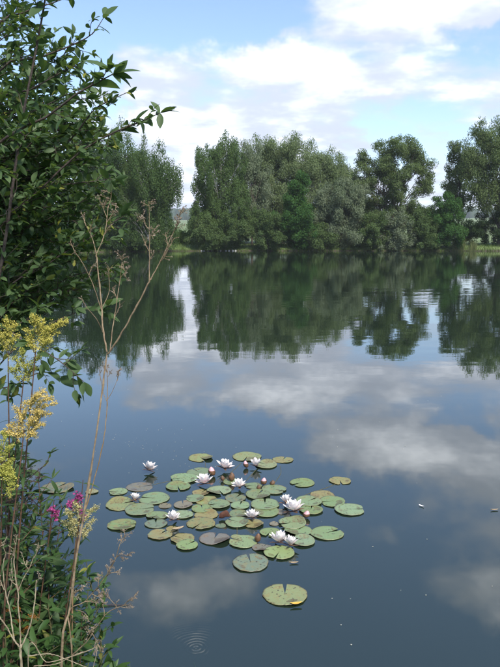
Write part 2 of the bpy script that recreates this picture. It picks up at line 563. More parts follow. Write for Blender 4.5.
# ------------------------------------------------------------------ far trees
def make_tree(name, label, cat, base_px, Y, ells, leafmat, n_clump, n_leaf, leaf=(0.26, 0.11), droop=0.3, clump_r=(0.7, 1.3), stretch=1.0,
              bark='bark', trunk_r=0.22, lean=0.0, group=None, trunks=1, limb=1.0):
    """ells: crown masses in photo pixels (cx, cy, rx, ry) standing at world distance Y (+ optional dY)"""
    bx = AT(base_px, HZ, Y)[0]
    bz = ground_z(bx, Y) - 0.05
    t = thing(name, (bx, Y, bz), label, cat, group)
    base = np.array([bx, Y, bz])
    n_leaf = int(n_leaf * 2.2)
    n_clump = int(n_clump * 1.35)
    leaf = (leaf[0] * 0.80, leaf[1] * 1.08)
    cl, cr = [], []
    vol = np.array([e[2] * e[3] for e in ells], float)
    cnt = np.maximum(2, (n_clump * vol / vol.sum()).astype(int))
    for e, k in zip(ells, cnt):
        dy = e[4] if len(e) > 4 else 0.0
        c = AT(e[0], e[1], Y + dy)
        sc = (Y + dy) / FPX
        rx, rz = e[2] * sc * 1.06, e[3] * sc * 1.06
        u = unit(rng.normal(size=(k, 3)))
        r = rng.random((k, 1)) ** 0.42
        p = c + u * r * np.array([rx, min(rx, 5.5), rz])
        # an uneven outline
        p += 0.35 * rng.normal(size=(k, 3))
        cl.append(p)
        cr.append(rng.uniform(*clump_r, k) * (0.65 + 0.35 * (1 - r[:, 0]) + 0.2))
    cl, cr = np.vstack(cl), np.concatenate(cr)
    lowz = max(0.25, ground_z(bx, Y) + 0.1)
    cl[:, 2] = np.maximum(cl[:, 2], lowz + cr * 0.5)
    # trunk and limbs
    mb = MB()
    limbs = []
    top = cl[:, 2].max()
    for q in range(trunks):
        ctr = cl[:, :2].mean(0)
        offx = (q - (trunks - 1) / 2) * 1.2
        hh = top - bz
        p1 = base + np.array([offx * 0.4, 0, 0.0])
        pm = base + np.array([offx * 1.0 + lean * 0.3, rng.normal() * 0.2, hh * 0.4])
        pt = np.array([0.5 * (ctr[0] + bx) + offx * 1.6 + lean, ctr[1], bz + hh * 0.78])
        tr = spline([p1, pm, pt], 14)
        mb.tube(tr, [trunk_r, trunk_r * 0.7, 0.04], 7)
        pick = rng.choice(len(cl), min(len(cl), int(26 * limb)), replace=False)
        for i in pick:
            if i % trunks != q:
                continue
            e = cl[i]
            hfrac = np.clip((e[2] - bz) / hh * 0.75 - 0.12, 0.12, 0.9)
            s = tr[int(hfrac * (len(tr) - 1))]
            mid = (s + e) / 2 + np.array([0, 0, 0.12 * np.linalg.norm(e - s)])
            ll = spline([s, mid, e], 7)
            r0 = trunk_r * 0.42 * (1.1 - hfrac)
            own = limb >= 1.2
            lb = MB() if own else mb
            lb.tube(ll, [r0, r0 * 0.6, 0.02], 5)
            for _ in range(3):
                a = ll[rng.integers(2, len(ll) - 1)]
                b = e + rng.normal(size=3) * 0.5
                lb.tube(np.array([a, (a + b) / 2 + rng.normal(size=3) * 0.15, b]), [r0 * 0.4, 0.012], 4)
            if own:
                limbs.append(lb)
    tk = mb.build('trunk', bark, t)
    for lb in limbs:
        o = lb.build('limb', bark, t)
        o.parent = tk
    # crown
    w = cr ** 2
    per = rng.choice(len(cl), n_leaf, p=w / w.sum())
    u = unit(rng.normal(size=(n_leaf, 3)))
    rad = rng.random((n_leaf, 1)) ** 0.5
    off = u * rad * cr[per][:, None]
    off[:, 2] *= stretch
    if stretch > 1.2:
        off[:, 2] -= 0.35 * cr[per] * stretch
        off[:, :2] *= 0.72
    c = cl[per] + off
    keep = c[:, 2] > lowz - 0.2
    c = c[keep]
    n = len(c)
    d = unit(rng.normal(size=(n, 3)) + np.array([0, 0, -droop * 3]))
    nr = unit(0.75 * rng.normal(size=(n, 3)) + 1.0 * u[keep] + np.array([0, -0.25, 0.8]))
    L = leaf[0] * rng.uniform(0.6, 1.35, n)
    V, F = scatter_leaves(c, d, nr, L, leaf[1] * rng.uniform(0.7, 1.3, n))
    tint = np.repeat((rng.random(n) * 0.6 + 0.4 * (per[keep] * 0.6180339 % 1.0)), 4) * 0.96
    cw = obj('crown', mesh_np('crown', V - base, F, tint), leafmat, t)
    return t


GT = 'trees along the far bank'
GB = 'bushes along the far waterline'
# left bank group
make_tree('birch_tree', 'dark weeping birch left of the gap, behind the dry stalk tips', 'tree', 148, 93.5,
          [(150, 175, 24, 34), (160, 200, 18, 34), (140, 195, 26, 36), (125, 210, 26, 32), (154, 226, 22, 20), (168, 178, 10, 22)],
          'birch', 210, 38000, (0.24, 0.11), 0.9, (0.7, 1.2), 1.9, 'birchbark', 0.2, group=GT)
make_tree('broadleaf_tree', 'dark tree at far left mostly hidden by the shrub leaves', 'tree', 70, 92,
          [(80, 165, 34, 40), (55, 185, 44, 44), (100, 190, 30, 44), (60, 222, 60, 24), (20, 190, 34, 44)],
          'darktree', 210, 36000, (0.28, 0.15), 0.3, (0.9, 1.5), 1.0, 'bark', 0.3, group=GT)
make_tree('birch_tree', 'dark birch top just above the dry stalk, joined to the weeping birch', 'tree', 118, 95,
          [(120, 158, 18, 28), (108, 185, 22, 36), (132, 170, 14, 26), (115, 215, 26, 28)],
          'birch', 150, 24000, (0.24, 0.11), 0.9, (0.7, 1.2), 1.7, 'birchbark', 0.18, group=GT)
make_tree('broadleaf_tree', 'dark tree further left along the bank, beyond the left edge', 'tree', -25, 88,
          [(-20, 170, 36, 44), (-50, 185, 40, 44), (-30, 222, 60, 24)], 'darktree', 120, 12000, (0.36, 0.2), 0.3, (0.9, 1.5), 1.0, 'bark', 0.3, group=GT)
make_tree('willow_tree', 'willow beyond the right edge of the frame', 'tree', 560, 97,
          [(560, 170, 30, 36), (585, 185, 34, 40), (565, 220, 44, 24)], 'openleaf', 120, 12000, (0.38, 0.16), 0.4, (0.9, 1.5), 1.0, 'bark', 0.3, group=GT)
# centre mass
make_tree('birch_tree', 'tall narrow-topped birch just right of the gap', 'tree', 222, 100,
          [(222, 152, 10, 18), (214, 178, 22, 28), (232, 172, 14, 30), (208, 205, 17, 28), (230, 212, 24, 30), (205, 160, 9, 14)],
          'birch', 190, 38000, (0.24, 0.11), 0.9, (0.6, 1.2), 1.45, 'birchbark', 0.2, group=GT)
make_tree('willow_tree', 'broad rounded grey-green willow at the centre behind the bright alder', 'tree', 278, 108,
          [(258, 166, 24, 25), (280, 163, 24, 24), (274, 160, 16, 17), (292, 160, 16, 17), (302, 164, 22, 23), (320, 168, 18, 22), (255, 195, 26, 34), (300, 200, 40, 36), (335, 185, 14, 24)],
          'willow', 340, 56000, (0.34, 0.10), 0.5, (0.8, 1.4), 1.15, 'bark', 0.35, group=GT)
make_tree('willow_tree', 'pale leaning willow crown between the tall birch and the rounded willow', 'tree', 252, 103,
          [(250, 168, 14, 24), (258, 186, 16, 22), (244, 205, 16, 22)],
          'silver', 70, 11000, (0.34, 0.10), 0.6, (0.6, 1.1), 1.2, 'bark', 0.18, group=GT)
make_tree('alder_tree', 'bright green cone-shaped alder in front of the rounded willow', 'tree', 297, 98.8,
          [(298, 186, 8, 14), (298, 202, 15, 18), (296, 220, 20, 20), (300, 234, 21, 14)],
          'alder', 110, 22000, (0.24, 0.15), 0.2, (0.6, 1.0), 1.0, 'bark', 0.16, group=GT)
make_tree('willow_tree', 'silvery willow with a pale rounded crown right of the alder', 'tree', 342, 99,
          [(340, 198, 20, 20), (352, 208, 15, 26), (328, 218, 14, 24), (345, 228, 22, 20)],
          'silver', 140, 28000, (0.34, 0.09), 0.5, (0.6, 1.1), 1.1, 'bark', 0.2, group=GT)
make_tree('willow_tree', 'grey-green willow top rising behind the silvery willow', 'tree', 340, 110,
          [(330, 175, 16, 16), (348, 196, 18, 24), (362, 214, 12, 20)],
          'willow', 90, 14000, (0.34, 0.10), 0.5, (0.7, 1.2), 1.1, 'bark', 0.2, group=GT)
make_tree('open_crowned_tree', 'open round-crowned tree with dark limbs showing through the leaves', 'tree', 392, 101,
          [(394, 149, 20, 11), (374, 162, 17, 13), (416, 162, 16, 14), (366, 184, 12, 12), (424, 186, 10, 14), (392, 172, 26, 14), (410, 206, 14, 10), (380, 205, 14, 10), (396, 190, 22, 10)],
          'openleaf', 150, 30000, (0.26, 0.12), 0.3, (0.65, 1.2), 0.9, 'bark', 0.24, group=GT, trunks=3, limb=2.6)
make_tree('broadleaf_tree', 'dark green young tree just left of the grassy bank', 'tree', 447, 98.2,
          [(449, 205, 9, 13), (447, 222, 15, 16), (445, 237, 18, 12)],
          'alder', 85, 15000, (0.24, 0.15), 0.2, (0.5, 0.95), 1.0, 'bark', 0.13, group=GT)
make_tree('slender_tree', 'thin sparse tree with sky showing through, left of the big right willow', 'tree', 458, 103,
          [(457, 158, 9, 13), (461, 172, 10, 16), (454, 187, 9, 12), (461, 204, 8, 14)],
          'openleaf', 60, 8500, (0.26, 0.13), 0.4, (0.5, 0.9), 1.1, 'bark', 0.14, group=GT, limb=1.2)
make_tree('willow_tree', 'largest willow cut off by the right edge', 'tree', 500, 100,
          [(492, 142, 20, 22), (474, 160, 12, 16), (470, 182, 9, 12), (512, 150, 26, 30), (486, 168, 19, 24), (502, 190, 22, 26), (520, 200, 26, 30), (480, 194, 10, 14)],
          'openleaf', 220, 36000, (0.32, 0.11), 0.5, (0.7, 1.3), 1.1, 'bark', 0.36, group=GT)
# bushes at the water's edge
BUSHES = [
    (205, 98.0, [(203, 232, 12, 16), (214, 240, 14, 10)], 'bush', 8500, 'rounded dark bush at the foot of the tall birch'),
    (240, 98.6, [(240, 226, 15, 20), (228, 240, 14, 10)], 'bush', 11000, 'grey-green bush between the tall birch and the alder'),
    (268, 98.6, [(266, 226, 14, 20), (270, 240, 16, 10)], 'bush', 12000, 'tall bush against the left side of the alder'),
    (322, 98.6, [(322, 238, 14, 12)], 'bush', 6000, 'low dark bush between the alder and the silvery willow'),
    (372, 98.6, [(374, 228, 14, 18), (368, 240, 14, 10)], 'bush', 10000, 'grey-green bush under the left side of the open tree'),
    (400, 98.2, [(398, 230, 16, 17), (392, 241, 18, 9)], 'silver', 10500, 'pale brownish-green bush under the middle of the open tree'),
    (424, 98.6, [(422, 226, 13, 18), (426, 240, 14, 10)], 'bush', 9500, 'dull green bush right below the open tree'),
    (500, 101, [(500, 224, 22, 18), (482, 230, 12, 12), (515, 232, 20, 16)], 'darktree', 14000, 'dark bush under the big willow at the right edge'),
    (470, 104, [(470, 232, 14, 8)], 'bush', 5000, 'low dark hedge behind the grassy bank at right'),
    (185, 106, [(184, 239, 11, 6), (176, 239, 9, 6)], 'brightbush', 6500, 'bright green low bush in the gap between the birches'),
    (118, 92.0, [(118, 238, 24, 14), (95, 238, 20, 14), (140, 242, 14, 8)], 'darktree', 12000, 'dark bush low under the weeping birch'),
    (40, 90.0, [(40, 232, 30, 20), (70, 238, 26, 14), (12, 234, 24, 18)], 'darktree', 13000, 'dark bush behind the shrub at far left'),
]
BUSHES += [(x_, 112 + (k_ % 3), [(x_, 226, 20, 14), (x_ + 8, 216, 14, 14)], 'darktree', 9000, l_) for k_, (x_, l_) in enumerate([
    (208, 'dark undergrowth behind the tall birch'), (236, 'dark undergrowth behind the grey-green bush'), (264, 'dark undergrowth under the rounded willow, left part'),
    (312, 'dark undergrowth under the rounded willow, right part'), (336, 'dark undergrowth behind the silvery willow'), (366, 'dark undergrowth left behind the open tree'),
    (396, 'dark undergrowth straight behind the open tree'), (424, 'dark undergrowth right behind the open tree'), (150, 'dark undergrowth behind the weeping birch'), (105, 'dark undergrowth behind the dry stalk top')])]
for px, Y, el, mt, nl, lab in BUSHES:
    if 98 <= Y < 99:
        Y -= 0.9
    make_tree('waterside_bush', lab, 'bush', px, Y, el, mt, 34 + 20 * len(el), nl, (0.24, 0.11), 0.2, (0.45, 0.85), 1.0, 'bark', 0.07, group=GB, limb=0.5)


# far wood on the hill, pale flecks at the waterline, grass and reeds on the far bank
def distant_wood():
    mb = MB()
    n = 520
    u = unit(rng.normal(size=(1, 3)))
    th = np.linspace(0, 2 * math.pi, 7)[:-1]
    for i in range(n):
        px = rng.uniform(-40, 560) if i > 160 else rng.uniform(160, 215)
        Y = rng.uniform(1150, 1420)
        x = AT(px, HZ, Y)[0]
        z = ground_z(x, Y)
        R_, H = rng.uniform(7, 12), rng.uniform(17, 26)
        V = []
        prof = [(0.75, 0.0), (1.0, 0.35), (0.85, 0.65), (0.5, 0.9), (0.05, 1.0)]
        for f, h in prof:
            for k in th:
                j = rng.uniform(0.8, 1.2)
                V.append((x + R_ * f * j * math.cos(k), Y + R_ * f * j * math.sin(k), z - 2 + H * h * rng.uniform(0.95, 1.05)))
        F = []
        for a in range(len(prof) - 1):
            for k in range(6):
                q = (k + 1) % 6
                F.append((a * 6 + k, a * 6 + q, (a + 1) * 6 + q, (a + 1) * 6 + k))
        mb.add(V, F, rng.random() * 0.9)
    tag(mb.build('distant_wood', 'wood', smooth=True), 'dark wood on the far hill seen through the gap', 'woodland', kind='stuff')


distant_wood()

FLECKS = [(201, 251.2, 1), (203.5, 251.4, .8), (208, 251.2, .7), (212, 251.2, .9), (221.5, 250.9, 1.2), (226.5, 250.9, 1), (229.5, 250.8, 1.3), (233.5, 250.7, 1.5), (236, 250.7, 1.2)]  # pale flecks of unknown kind, modelled as small rounded lumps
mb = None
for i, (px, py, s) in enumerate(FLECKS):
    x = AT(px, HZ, 96)[0]
    a = math.atan2(96.5 - LC[1], x - LC[0])
    rr = float(shore_r(a)) + 0.05
    p = np.array([LC[0] + rr * math.cos(a), LC[1] + rr * math.sin(a), 0.05])
    V = []
    s *= 0.75
    for k in range(5):
        ph = -math.pi / 2 + math.pi * k / 4
        for j in range(7):
            t = 2 * math.pi * j / 7
            f = rng.uniform(0.8, 1.15)
            V.append((0.17 * s * f * math.cos(ph) * math.cos(t), 0.13 * s * f * math.cos(ph) * math.sin(t), 0.12 * s * math.sin(ph) * f))
    F = [(a_ * 7 + j, a_ * 7 + (j + 1) % 7, (a_ + 1) * 7 + (j + 1) % 7, (a_ + 1) * 7 + j) for a_ in range(4) for j in range(7)]
    o = obj('pale_fleck', mesh_np('pale_fleck', V, F, smooth=True), 'fleck')
    o.location = p
    tag(o, 'small pale stone in the row at the far waterline below the tall birch', 'fleck', 'pale flecks at the far waterline')


def blades(name, label, pts, h, w, material, cat):
    pts = np.asarray(pts, float)
    n = len(pts)
    H = rng.uniform(h[0], h[1], n)[:, None]
    bend = rng.normal(size=(n, 3)) * np.array([0.28, 0.28, 0])
    side = unit(np.c_[rng.normal(size=(n, 2)), np.zeros(n)]) * w
    up = np.array([0, 0, 1.0])
    m_ = pts + up * H * 0.55 + bend * H * 0.35
    t = pts + up * H * 0.97 + bend * H * 1.1
    V = np.stack([pts - side, pts + side, m_ + side * 0.7, m_ - side * 0.7, t + side * 0.08, t - side * 0.08], 1).reshape(-1, 3)
    k = np.arange(n)[:, None] * 6
    F = np.vstack([k + np.array([0, 1, 2, 3]), k + np.array([3, 2, 4, 5])])
    o = obj(name, mesh_np(name, V, F, np.repeat(rng.random(n) * 0.9, 6)), material)
    return tag(o, label, cat, kind='stuff')


pts = []
while len(pts) < 16000:
    px = rng.uniform(0, 520)
    x = AT(px, HZ, 97)[0]
    a = math.atan2(97 - LC[1], x - LC[0])
    s = rng.random() ** 2.2 * 9 + 0.02
    rr = float(shore_r(a)) + s
    p = (LC[0] + rr * math.cos(a), LC[1] + rr * math.sin(a))
    pts.append((p[0], p[1], ground_z(*p) - 0.03))
blades('bank_grass', 'green grass fringing the far bank', pts, (0.15, 0.55), 0.02, 'grassblade', 'grass')
pts = []
for px0, px1, n in ((452, 463, 900), (470, 476, 150), (308, 316, 120)):
    for _ in range(n):
        px = rng.uniform(px0, px1)
        x = AT(px, HZ, 96)[0]
        a = math.atan2(96 - LC[1], x - LC[0])
        rr = float(shore_r(a)) + rng.uniform(-0.3, 1.0)
        p = (LC[0] + rr * math.cos(a), LC[1] + rr * math.sin(a))
        pts.append((p[0], p[1], ground_z(*p) - 0.03))
blades('reeds', 'upright reeds at the far waterline beside the dark young tree', pts, (0.8, 1.7), 0.02, 'reed', 'reeds')
pts = []
while len(pts) < 9000:
    x, y = rng.uniform(-4.5, 3.5), rng.uniform(-1.5, 5.5)
    z = ground_z(x, y)
    if z > 0.10 and (x * x + y * y) > 0.5:
        pts.append((x, y, z - 0.02))
blades('near_bank_grass', 'green grass on the near bank under the plants at lower left', pts, (0.08, 0.30), 0.004, 'grassblade', 'grass')

# ------------------------------------------------------------------ water lilies
GREEN, PALE, OLIVE, YEL, BRN, PUR, DUL = ((.145, .208, .098), (.165, .232, .118), (.162, .195, .082), (.215, .210, .090), (.145, .130, .092), (.130, .124, .100), (.112, .152, .096))
# px, py, width px, colour, wear, notch angle (deg, 90 = away from camera), layer, label
PADS = [
    (118, 492, 19, GREEN, .3, 200, 1, 'small plain green pad at the left tip of the raft, touching the brown pad'),
    (139.5, 487, 27, PUR, .5, 20, 0, 'brownish-purple pad behind the small pink-white bloom at left'),
    (154, 498.7, 31, PALE, .2, 170, 1, 'bright green pad right of the small pink-white bloom'),
    (121, 504.5, 30, OLIVE, .6, 30, 1, 'spotted olive pad left of the small pink-white bloom'),
    (140, 510, 30, GREEN, .5, 10, 2, 'green pad in front of the small pink-white bloom'),
    (122, 525, 30, GREEN, .7, 5, 1, 'solitary spotted green pad at the front left corner of the raft'),
    (157, 516, 22, GREEN, .2, 250, 2, 'green pad with a notch, just left of the white bloom on the left front'),
    (156, 524, 23, DUL, .2, 100, 1, 'dull blue-green pad half under the notched pad at left front'),
    (183, 515, 21, GREEN, .2, 190, 1, 'green pad right behind the white bloom on the left front'),
    (160, 535, 25, OLIVE, .9, 60, 1, 'speckled olive pad in front of the dull blue-green pad'),
    (172, 529, 12, YEL, .9, 80, 0, 'small yellowed pad below the white bloom on the left front'),
    (182.5, 539, 24, OLIVE, .9, 150, 1, 'speckled pad overlapped by a green pad at the front left of the purple heart'),
    (187, 545.5, 22, GREEN, .4, 40, 2, 'green pad left of the purple heart-shaped pad, foremost there'),
    (214.5, 539, 31, PUR, .2, 80, 1, 'large purple-brown heart-shaped pad at the front middle'),
    (243, 542, 29, GREEN, .2, 170, 1, 'clean oval green pad right of the purple heart-shaped pad'),
    (201, 524, 29, OLIVE, .8, 240, 2, 'brown-edged olive pad directly behind the purple heart-shaped pad'),
    (206, 515, 24, YEL, .9, 140, 1, 'yellow and pink dying pad left of the curled red leaf'),
    (202, 509, 21, GREEN, .2, 100, 2, 'small green pad behind the yellow and pink dying pad'),
    (219, 505, 22, GREEN, .2, 200, 3, 'green pad right behind the curled red leaf'),
    (240, 506, 19, GREEN, .3, 80, 2, 'small green pad two behind the bloom with a yellow leaf at its side'),
    (239, 514, 20, DUL, .5, 30, 1, 'dull purplish-green pad behind left of the bloom with the yellow leaf'),
    (237, 523, 24, GREEN, .3, 150, 3, 'green pad left of the bloom with the yellow leaf, right of the curled red leaf'),
    (220.5, 526, 11, DUL, .3, 90, 0, 'tiny dull pad in front of the curled red leaf'),
    (183, 505, 19, BRN, .4, 100, 1, 'small brown pad alone in the left middle, between green pads'),
    (195, 499, 19, GREEN, .2, 180, 2, 'small green pad just left of the yellow strip-shaped pad'),
    (201, 493, 18, YEL, .9, 60, 1, 'yellow rotting pad in front of the pinkest bloom'),
    (207, 501, 23, OLIVE, .9, 20, 1, 'yellow-olive strip-shaped pad at the middle of the raft'),
    (219, 491, 25, PALE, .2, 290, 2, 'bright green pad front right of the pinkest bloom'),
    (178, 487, 25, GREEN, .3, 280, 2, 'green pad front left of the pinkest bloom, nearest the open water'),
    (184, 479, 28, GREEN, .2, 200, 3, 'wide green pad left of the pinkest bloom'),
    (199.5, 473, 26, GREEN, .2, 130, 2, 'green pad left behind the pinkest bloom, beside the half-open bud'),
    (200.5, 458, 24, OLIVE, .8, 300, 1, 'olive speckled pad alone at the back left'),
    (232, 482, 18, GREEN, .4, 120, 1, 'green pad behind the two brown buds'),
    (247, 457, 29, OLIVE, .6, 260, 1, 'largest olive pad at the very back of the raft'),
    (266, 465, 22, OLIVE, .3, 150, 2, 'olive-green pad right of the small back bloom'),
    (283, 460, 21, OLIVE, 1., 70, 1, 'ragged speckled pad at the back right end'),
    (253, 486, 18, GREEN, .2, 200, 1, 'green pad right of the bloom with a fallen petal'),
    (258, 495, 25, GREEN, .2, 60, 3, 'rounded green pad in front of the cluster of small brown buds'),
    (274, 490, 25, GREEN, .5, 330, 2, 'green pad with a dark hole right of the cluster of small brown buds'),
    (235.5, 498.5, 21, DUL, .6, 60, 1, 'greyish purple-green pad in front of the bloom with a fallen petal'),
    (265, 505, 29, GREEN, .2, 90, 3, 'round green pad with a clear notch left of the paired blooms'),
    (266, 512, 26, GREEN, .2, 200, 2, 'green pad showing under the front rim of the round notched pad'),
    (253, 524, 21, YEL, .7, 210, 1, 'yellow-green angular leaf beside the bloom at the centre front'),
    (270, 533, 21, GREEN, .2, 250, 2, 'green pad behind left of the double bloom at the front'),
    (292, 524, 28, GREEN, .2, 200, 3, 'green pad behind the double bloom, in front of the orange bud'),
    (298, 531, 28, GREEN, .2, 60, 2, 'green pad behind right of the double bloom, under another pad'),
    (303, 541.5, 24, GREEN, .2, 150, 3, 'green pad touching the right side of the double bloom'),
    (327, 533.5, 34, GREEN, .2, 30, 1, 'wide clean green pad at the right front, nothing on it'),
    (285, 595, 45, OLIVE, .6, 88, 1, 'biggest pad, heart-shaped and apart, nearest the camera'),
    (250.5, 563, 36, DUL, .6, 100, 1, 'grey-green pad with dark spots, second nearest the camera'),
    (279, 553.5, 31, PALE, .2, 250, 3, 'bright green pad right in front of the double bloom'),
    (302, 483, 25, GREEN, .3, 215, 1, 'lone green pad at the right back, between the raft and the yellow pad'),
    (340, 481, 22, OLIVE, 1., 270, 1, 'ragged yellow-speckled pad alone at the far right'),
    (309, 502, 26, GREEN, .3, 40, 3, 'green pad behind right of the paired blooms, left of the ragged trio'),
    (311, 510.5, 24, GREEN, .3, 80, 2, 'green pad right of the paired blooms, behind the orange bud'),
    (322, 495.5, 24, OLIVE, 1., 300, 1, 'ragged speckled pad behind two green pads on the right'),
    (332.5, 502, 25, GREEN, .3, 190, 2, 'green pad in the middle of the right arm of the raft'),
    (349.5, 510, 30, PALE, .2, 0, 2, 'green pad at the rightmost tip of the raft'),
    (57, 488, 33, DUL, .9, 60, 1, 'spotted pad seen behind the pink flowers at the left edge'),
    (92, 492, 13, YEL, .5, 60, 1, 'small yellowish pad partly behind the tall dry stalk'),
    (281, 512, 13, BRN, .3, 60, 0, 'reddish-brown pad scrap left of the paired blooms'),
    (165, 506, 13, BRN, .2, 60, 0, 'dark reddish pad scrap between the bright green pad and the brown pad'),
    (274, 524, 10, BRN, .4, 60, 0, 'small brown pad scrap in front of the round notched pad'),
    (262, 548, 20, PUR, .2, 60, 0, 'dark purple sunken pad left of the double bloom'),
]


def px_scale(px, py):
    """metres per photo pixel on the water there"""
    p = W(px, py)
    depth = p[1] * CP + (CAMH) * SP
    return depth / FPX


def make_pad(px, py, w, colr, wear, notch, layer, label, i):
    R_ = w * px_scale(px, py) / 2
    N, rings = 80, (0.05, 0.35, 0.7, 0.92, 1.0)
    na = math.radians(notch)
    half = math.radians(random.uniform(2.5, 8))
    ragged = 0.008 + 0.035 * max(0, wear - 0.4)
    fold_at, fold_h = random.uniform(0, 6.28), random.choice((0, 0, 0.006, 0.012, 0.022)) if w > 17 else 0.0
    th = np.linspace(na + half, na + 2 * math.pi - half, N)
    ph = rng.uniform(0, 6.28, 4)
    V, rim = [], []
    asp = random.uniform(0.9, 1.08)
    for f in rings:
        for j, t in enumerate(th):
            e = 1 + ragged * (math.sin(5 * t + ph[0]) + 0.7 * math.sin(11 * t + ph[1])) * f + (rng.normal() * ragged * 0.35 if f == 1 else 0)
            u = (j / (N - 1) - 0.5) * 2
            e *= 1 - 0.10 * max(0, abs(u) - 0.86) / 0.14      # rounded lobes beside the notch
            r = R_ * f * e
            z = 0.0010 * math.sin(3 * t + ph[2]) * f + (0.004 * f ** 8) * (0.5 + 0.5 * math.sin(2 * t + ph[3])) - 0.0012 * (f == 1.0)
            z += fold_h * max(0.0, math.cos(t - fold_at) - 0.62) / 0.38 * max(0.0, f - 0.6) * 2.0
            V.append((r * math.cos(t), r * asp * math.sin(t), z))
            rim.append(1.0 if f > 0.95 else (0.25 if f > 0.9 else 0.0))
    nr = len(rings)
    top = [(a * N + j, a * N + j + 1, (a + 1) * N + j + 1, (a + 1) * N + j) for a in range(nr - 1) for j in range(N - 1)]
    nV = len(V)
    # underside makes it a leaf with thickness
    V2 = [(x * 0.995, y * 0.995, z - 0.0012) for x, y, z in V[-N:]]
    V += V2 + [(0, 0, -0.0015)]
    rim += [1.0] * (N + 1)
    o0 = (nr - 1) * N
    side = [(o0 + j, o0 + j + 1, nV + j + 1, nV + j) for j in range(N - 1)]
    bot = [(nV + j, nV + j + 1, nV + N, nV + N) for j in range(N - 1)]
    F = np.array(top + side + bot)
    tri = F[:, 2] == F[:, 3]
    F = np.vstack([F[tri][:, :3], F[~tri][:, [0, 1, 2]], F[~tri][:, [0, 2, 3]]])
    me = mesh_np('water_lily_pad', V, F, smooth=True)
    a = me.attributes.new('rim', 'FLOAT', 'POINT')
    a.data.foreach_set('value', np.array(rim, dtype=np.float32))
    o = obj('water_lily_pad', me, 'pad')
    p = W(px, py)
    tl = math.radians(0.5)
    o.location = (p[0], p[1], 0.0022 + 0.0030 * layer + 0.0005 * (i % 5))
    o.rotation_euler = (random.uniform(-tl, tl), random.uniform(-tl, tl), 0)
    j = random.uniform(0.85, 1.15)
    o.color = (colr[0] * j, colr[1] * j * random.uniform(0.96, 1.06), colr[2] * j * random.uniform(0.8, 1.2), 1)
    o['wear'] = float(wear)
    tag(o, label, 'lily pad', 'floating water lily pads')


for i, pd in enumerate(PADS):
    make_pad(*pd, i)


def petal_mesh(curl, wid):
    V, F = [], []
    ts = np.linspace(0, 1, 7)
    for t in ts:
        w = wid * (math.sin(math.pi * min(1, t * 0.92 + 0.06)) ** 0.75) * (1 - 0.25 * t) + 0.004
        z = curl * t * t
        cup = 0.35 * w
        V += [(-w, t, z + cup), (0, t, z), (w, t, z + cup)]
    for i in range(6):
        for j in range(2):
            a = i * 3 + j
            F.append((a, a + 1, a + 4, a + 3))
    return mesh_np('petal', V, F, smooth=True)


PETALS = [petal_mesh(0.14, 0.27), petal_mesh(0.2, 0.26), petal_mesh(0.24, 0.24)]
for p_ in PETALS:
    p_.materials.append(M['petal'])


def dome_mesh(name, r, h, sides=8, rows=4, spiky=0.0):
    V, F = [], []
    for i in range(rows + 1):
        ph = math.pi / 2 * i / rows
        for j in range(sides):
            t = 2 * math.pi * (j + 0.5 * (i % 2) * (spiky > 0)) / sides
            f = 1 + (spiky if j % 2 else 0)
            V.append((r * f * math.cos(ph) * math.cos(t), r * f * math.cos(ph) * math.sin(t), h * math.sin(ph) + 0.001 * i))
    for i in range(rows):
        for j in range(sides):
            k = (j + 1) % sides
            F.append((i * sides + j, i * sides + k, (i + 1) * sides + k, (i + 1) * sides + j))
    return mesh_np(name, V, F, smooth=True)


STAMEN = dome_mesh('stamens', 0.17, 0.28, 14, 4, 0.25)
STAMEN.materials.append(M['stamen'])
SEPAL = petal_mesh(0.03, 0.20)
SEPAL.materials.append(M['bud'])

WHITE, PINK, PINKER = (.80, .66, .64), (.78, .50, .52), (.76, .40, .45)
FLOWERS = [  # px, py (waterline), width px, openness, tint, label
    (148.5, 473, 14, .55, WHITE, 'white water lily alone on open water at the back left'),
    (134.5, 503, 11, .35, PINK, 'small pink-white water lily between the brown pad and the spotted pads at left'),
    (172.5, 523, 14, .7, WHITE, 'cream-white water lily at the left front of the raft'),
    (205, 486.5, 16, .8, PINKER, 'pinkest water lily at the upper middle, petals spread wide'),
    (224, 471, 15, .8, PINK, 'wide pink-white water lily at the back, right of the half-open bud'),
    (255.5, 468.5, 12, .7, WHITE, 'small white water lily at the back beside the olive pads'),
    (240, 489.5, 13, .75, WHITE, 'white water lily with a fallen petal, right of the two brown buds'),
    (252, 521, 14, .85, WHITE, 'white water lily at the centre front beside the yellow-green leaf'),
    (286, 506, 13, .6, PINK, 'smaller, pinker and further back of the paired water lilies'),
    (294, 514.5, 19, .85, WHITE, 'nearer, wider white bloom of the paired water lilies'),
    (279.5, 546, 18, .6, WHITE, 'left and taller bloom of the double water lily at the front'),
    (290.5, 549, 15, .65, WHITE, 'right and lower bloom of the double water lily at the front'),
]
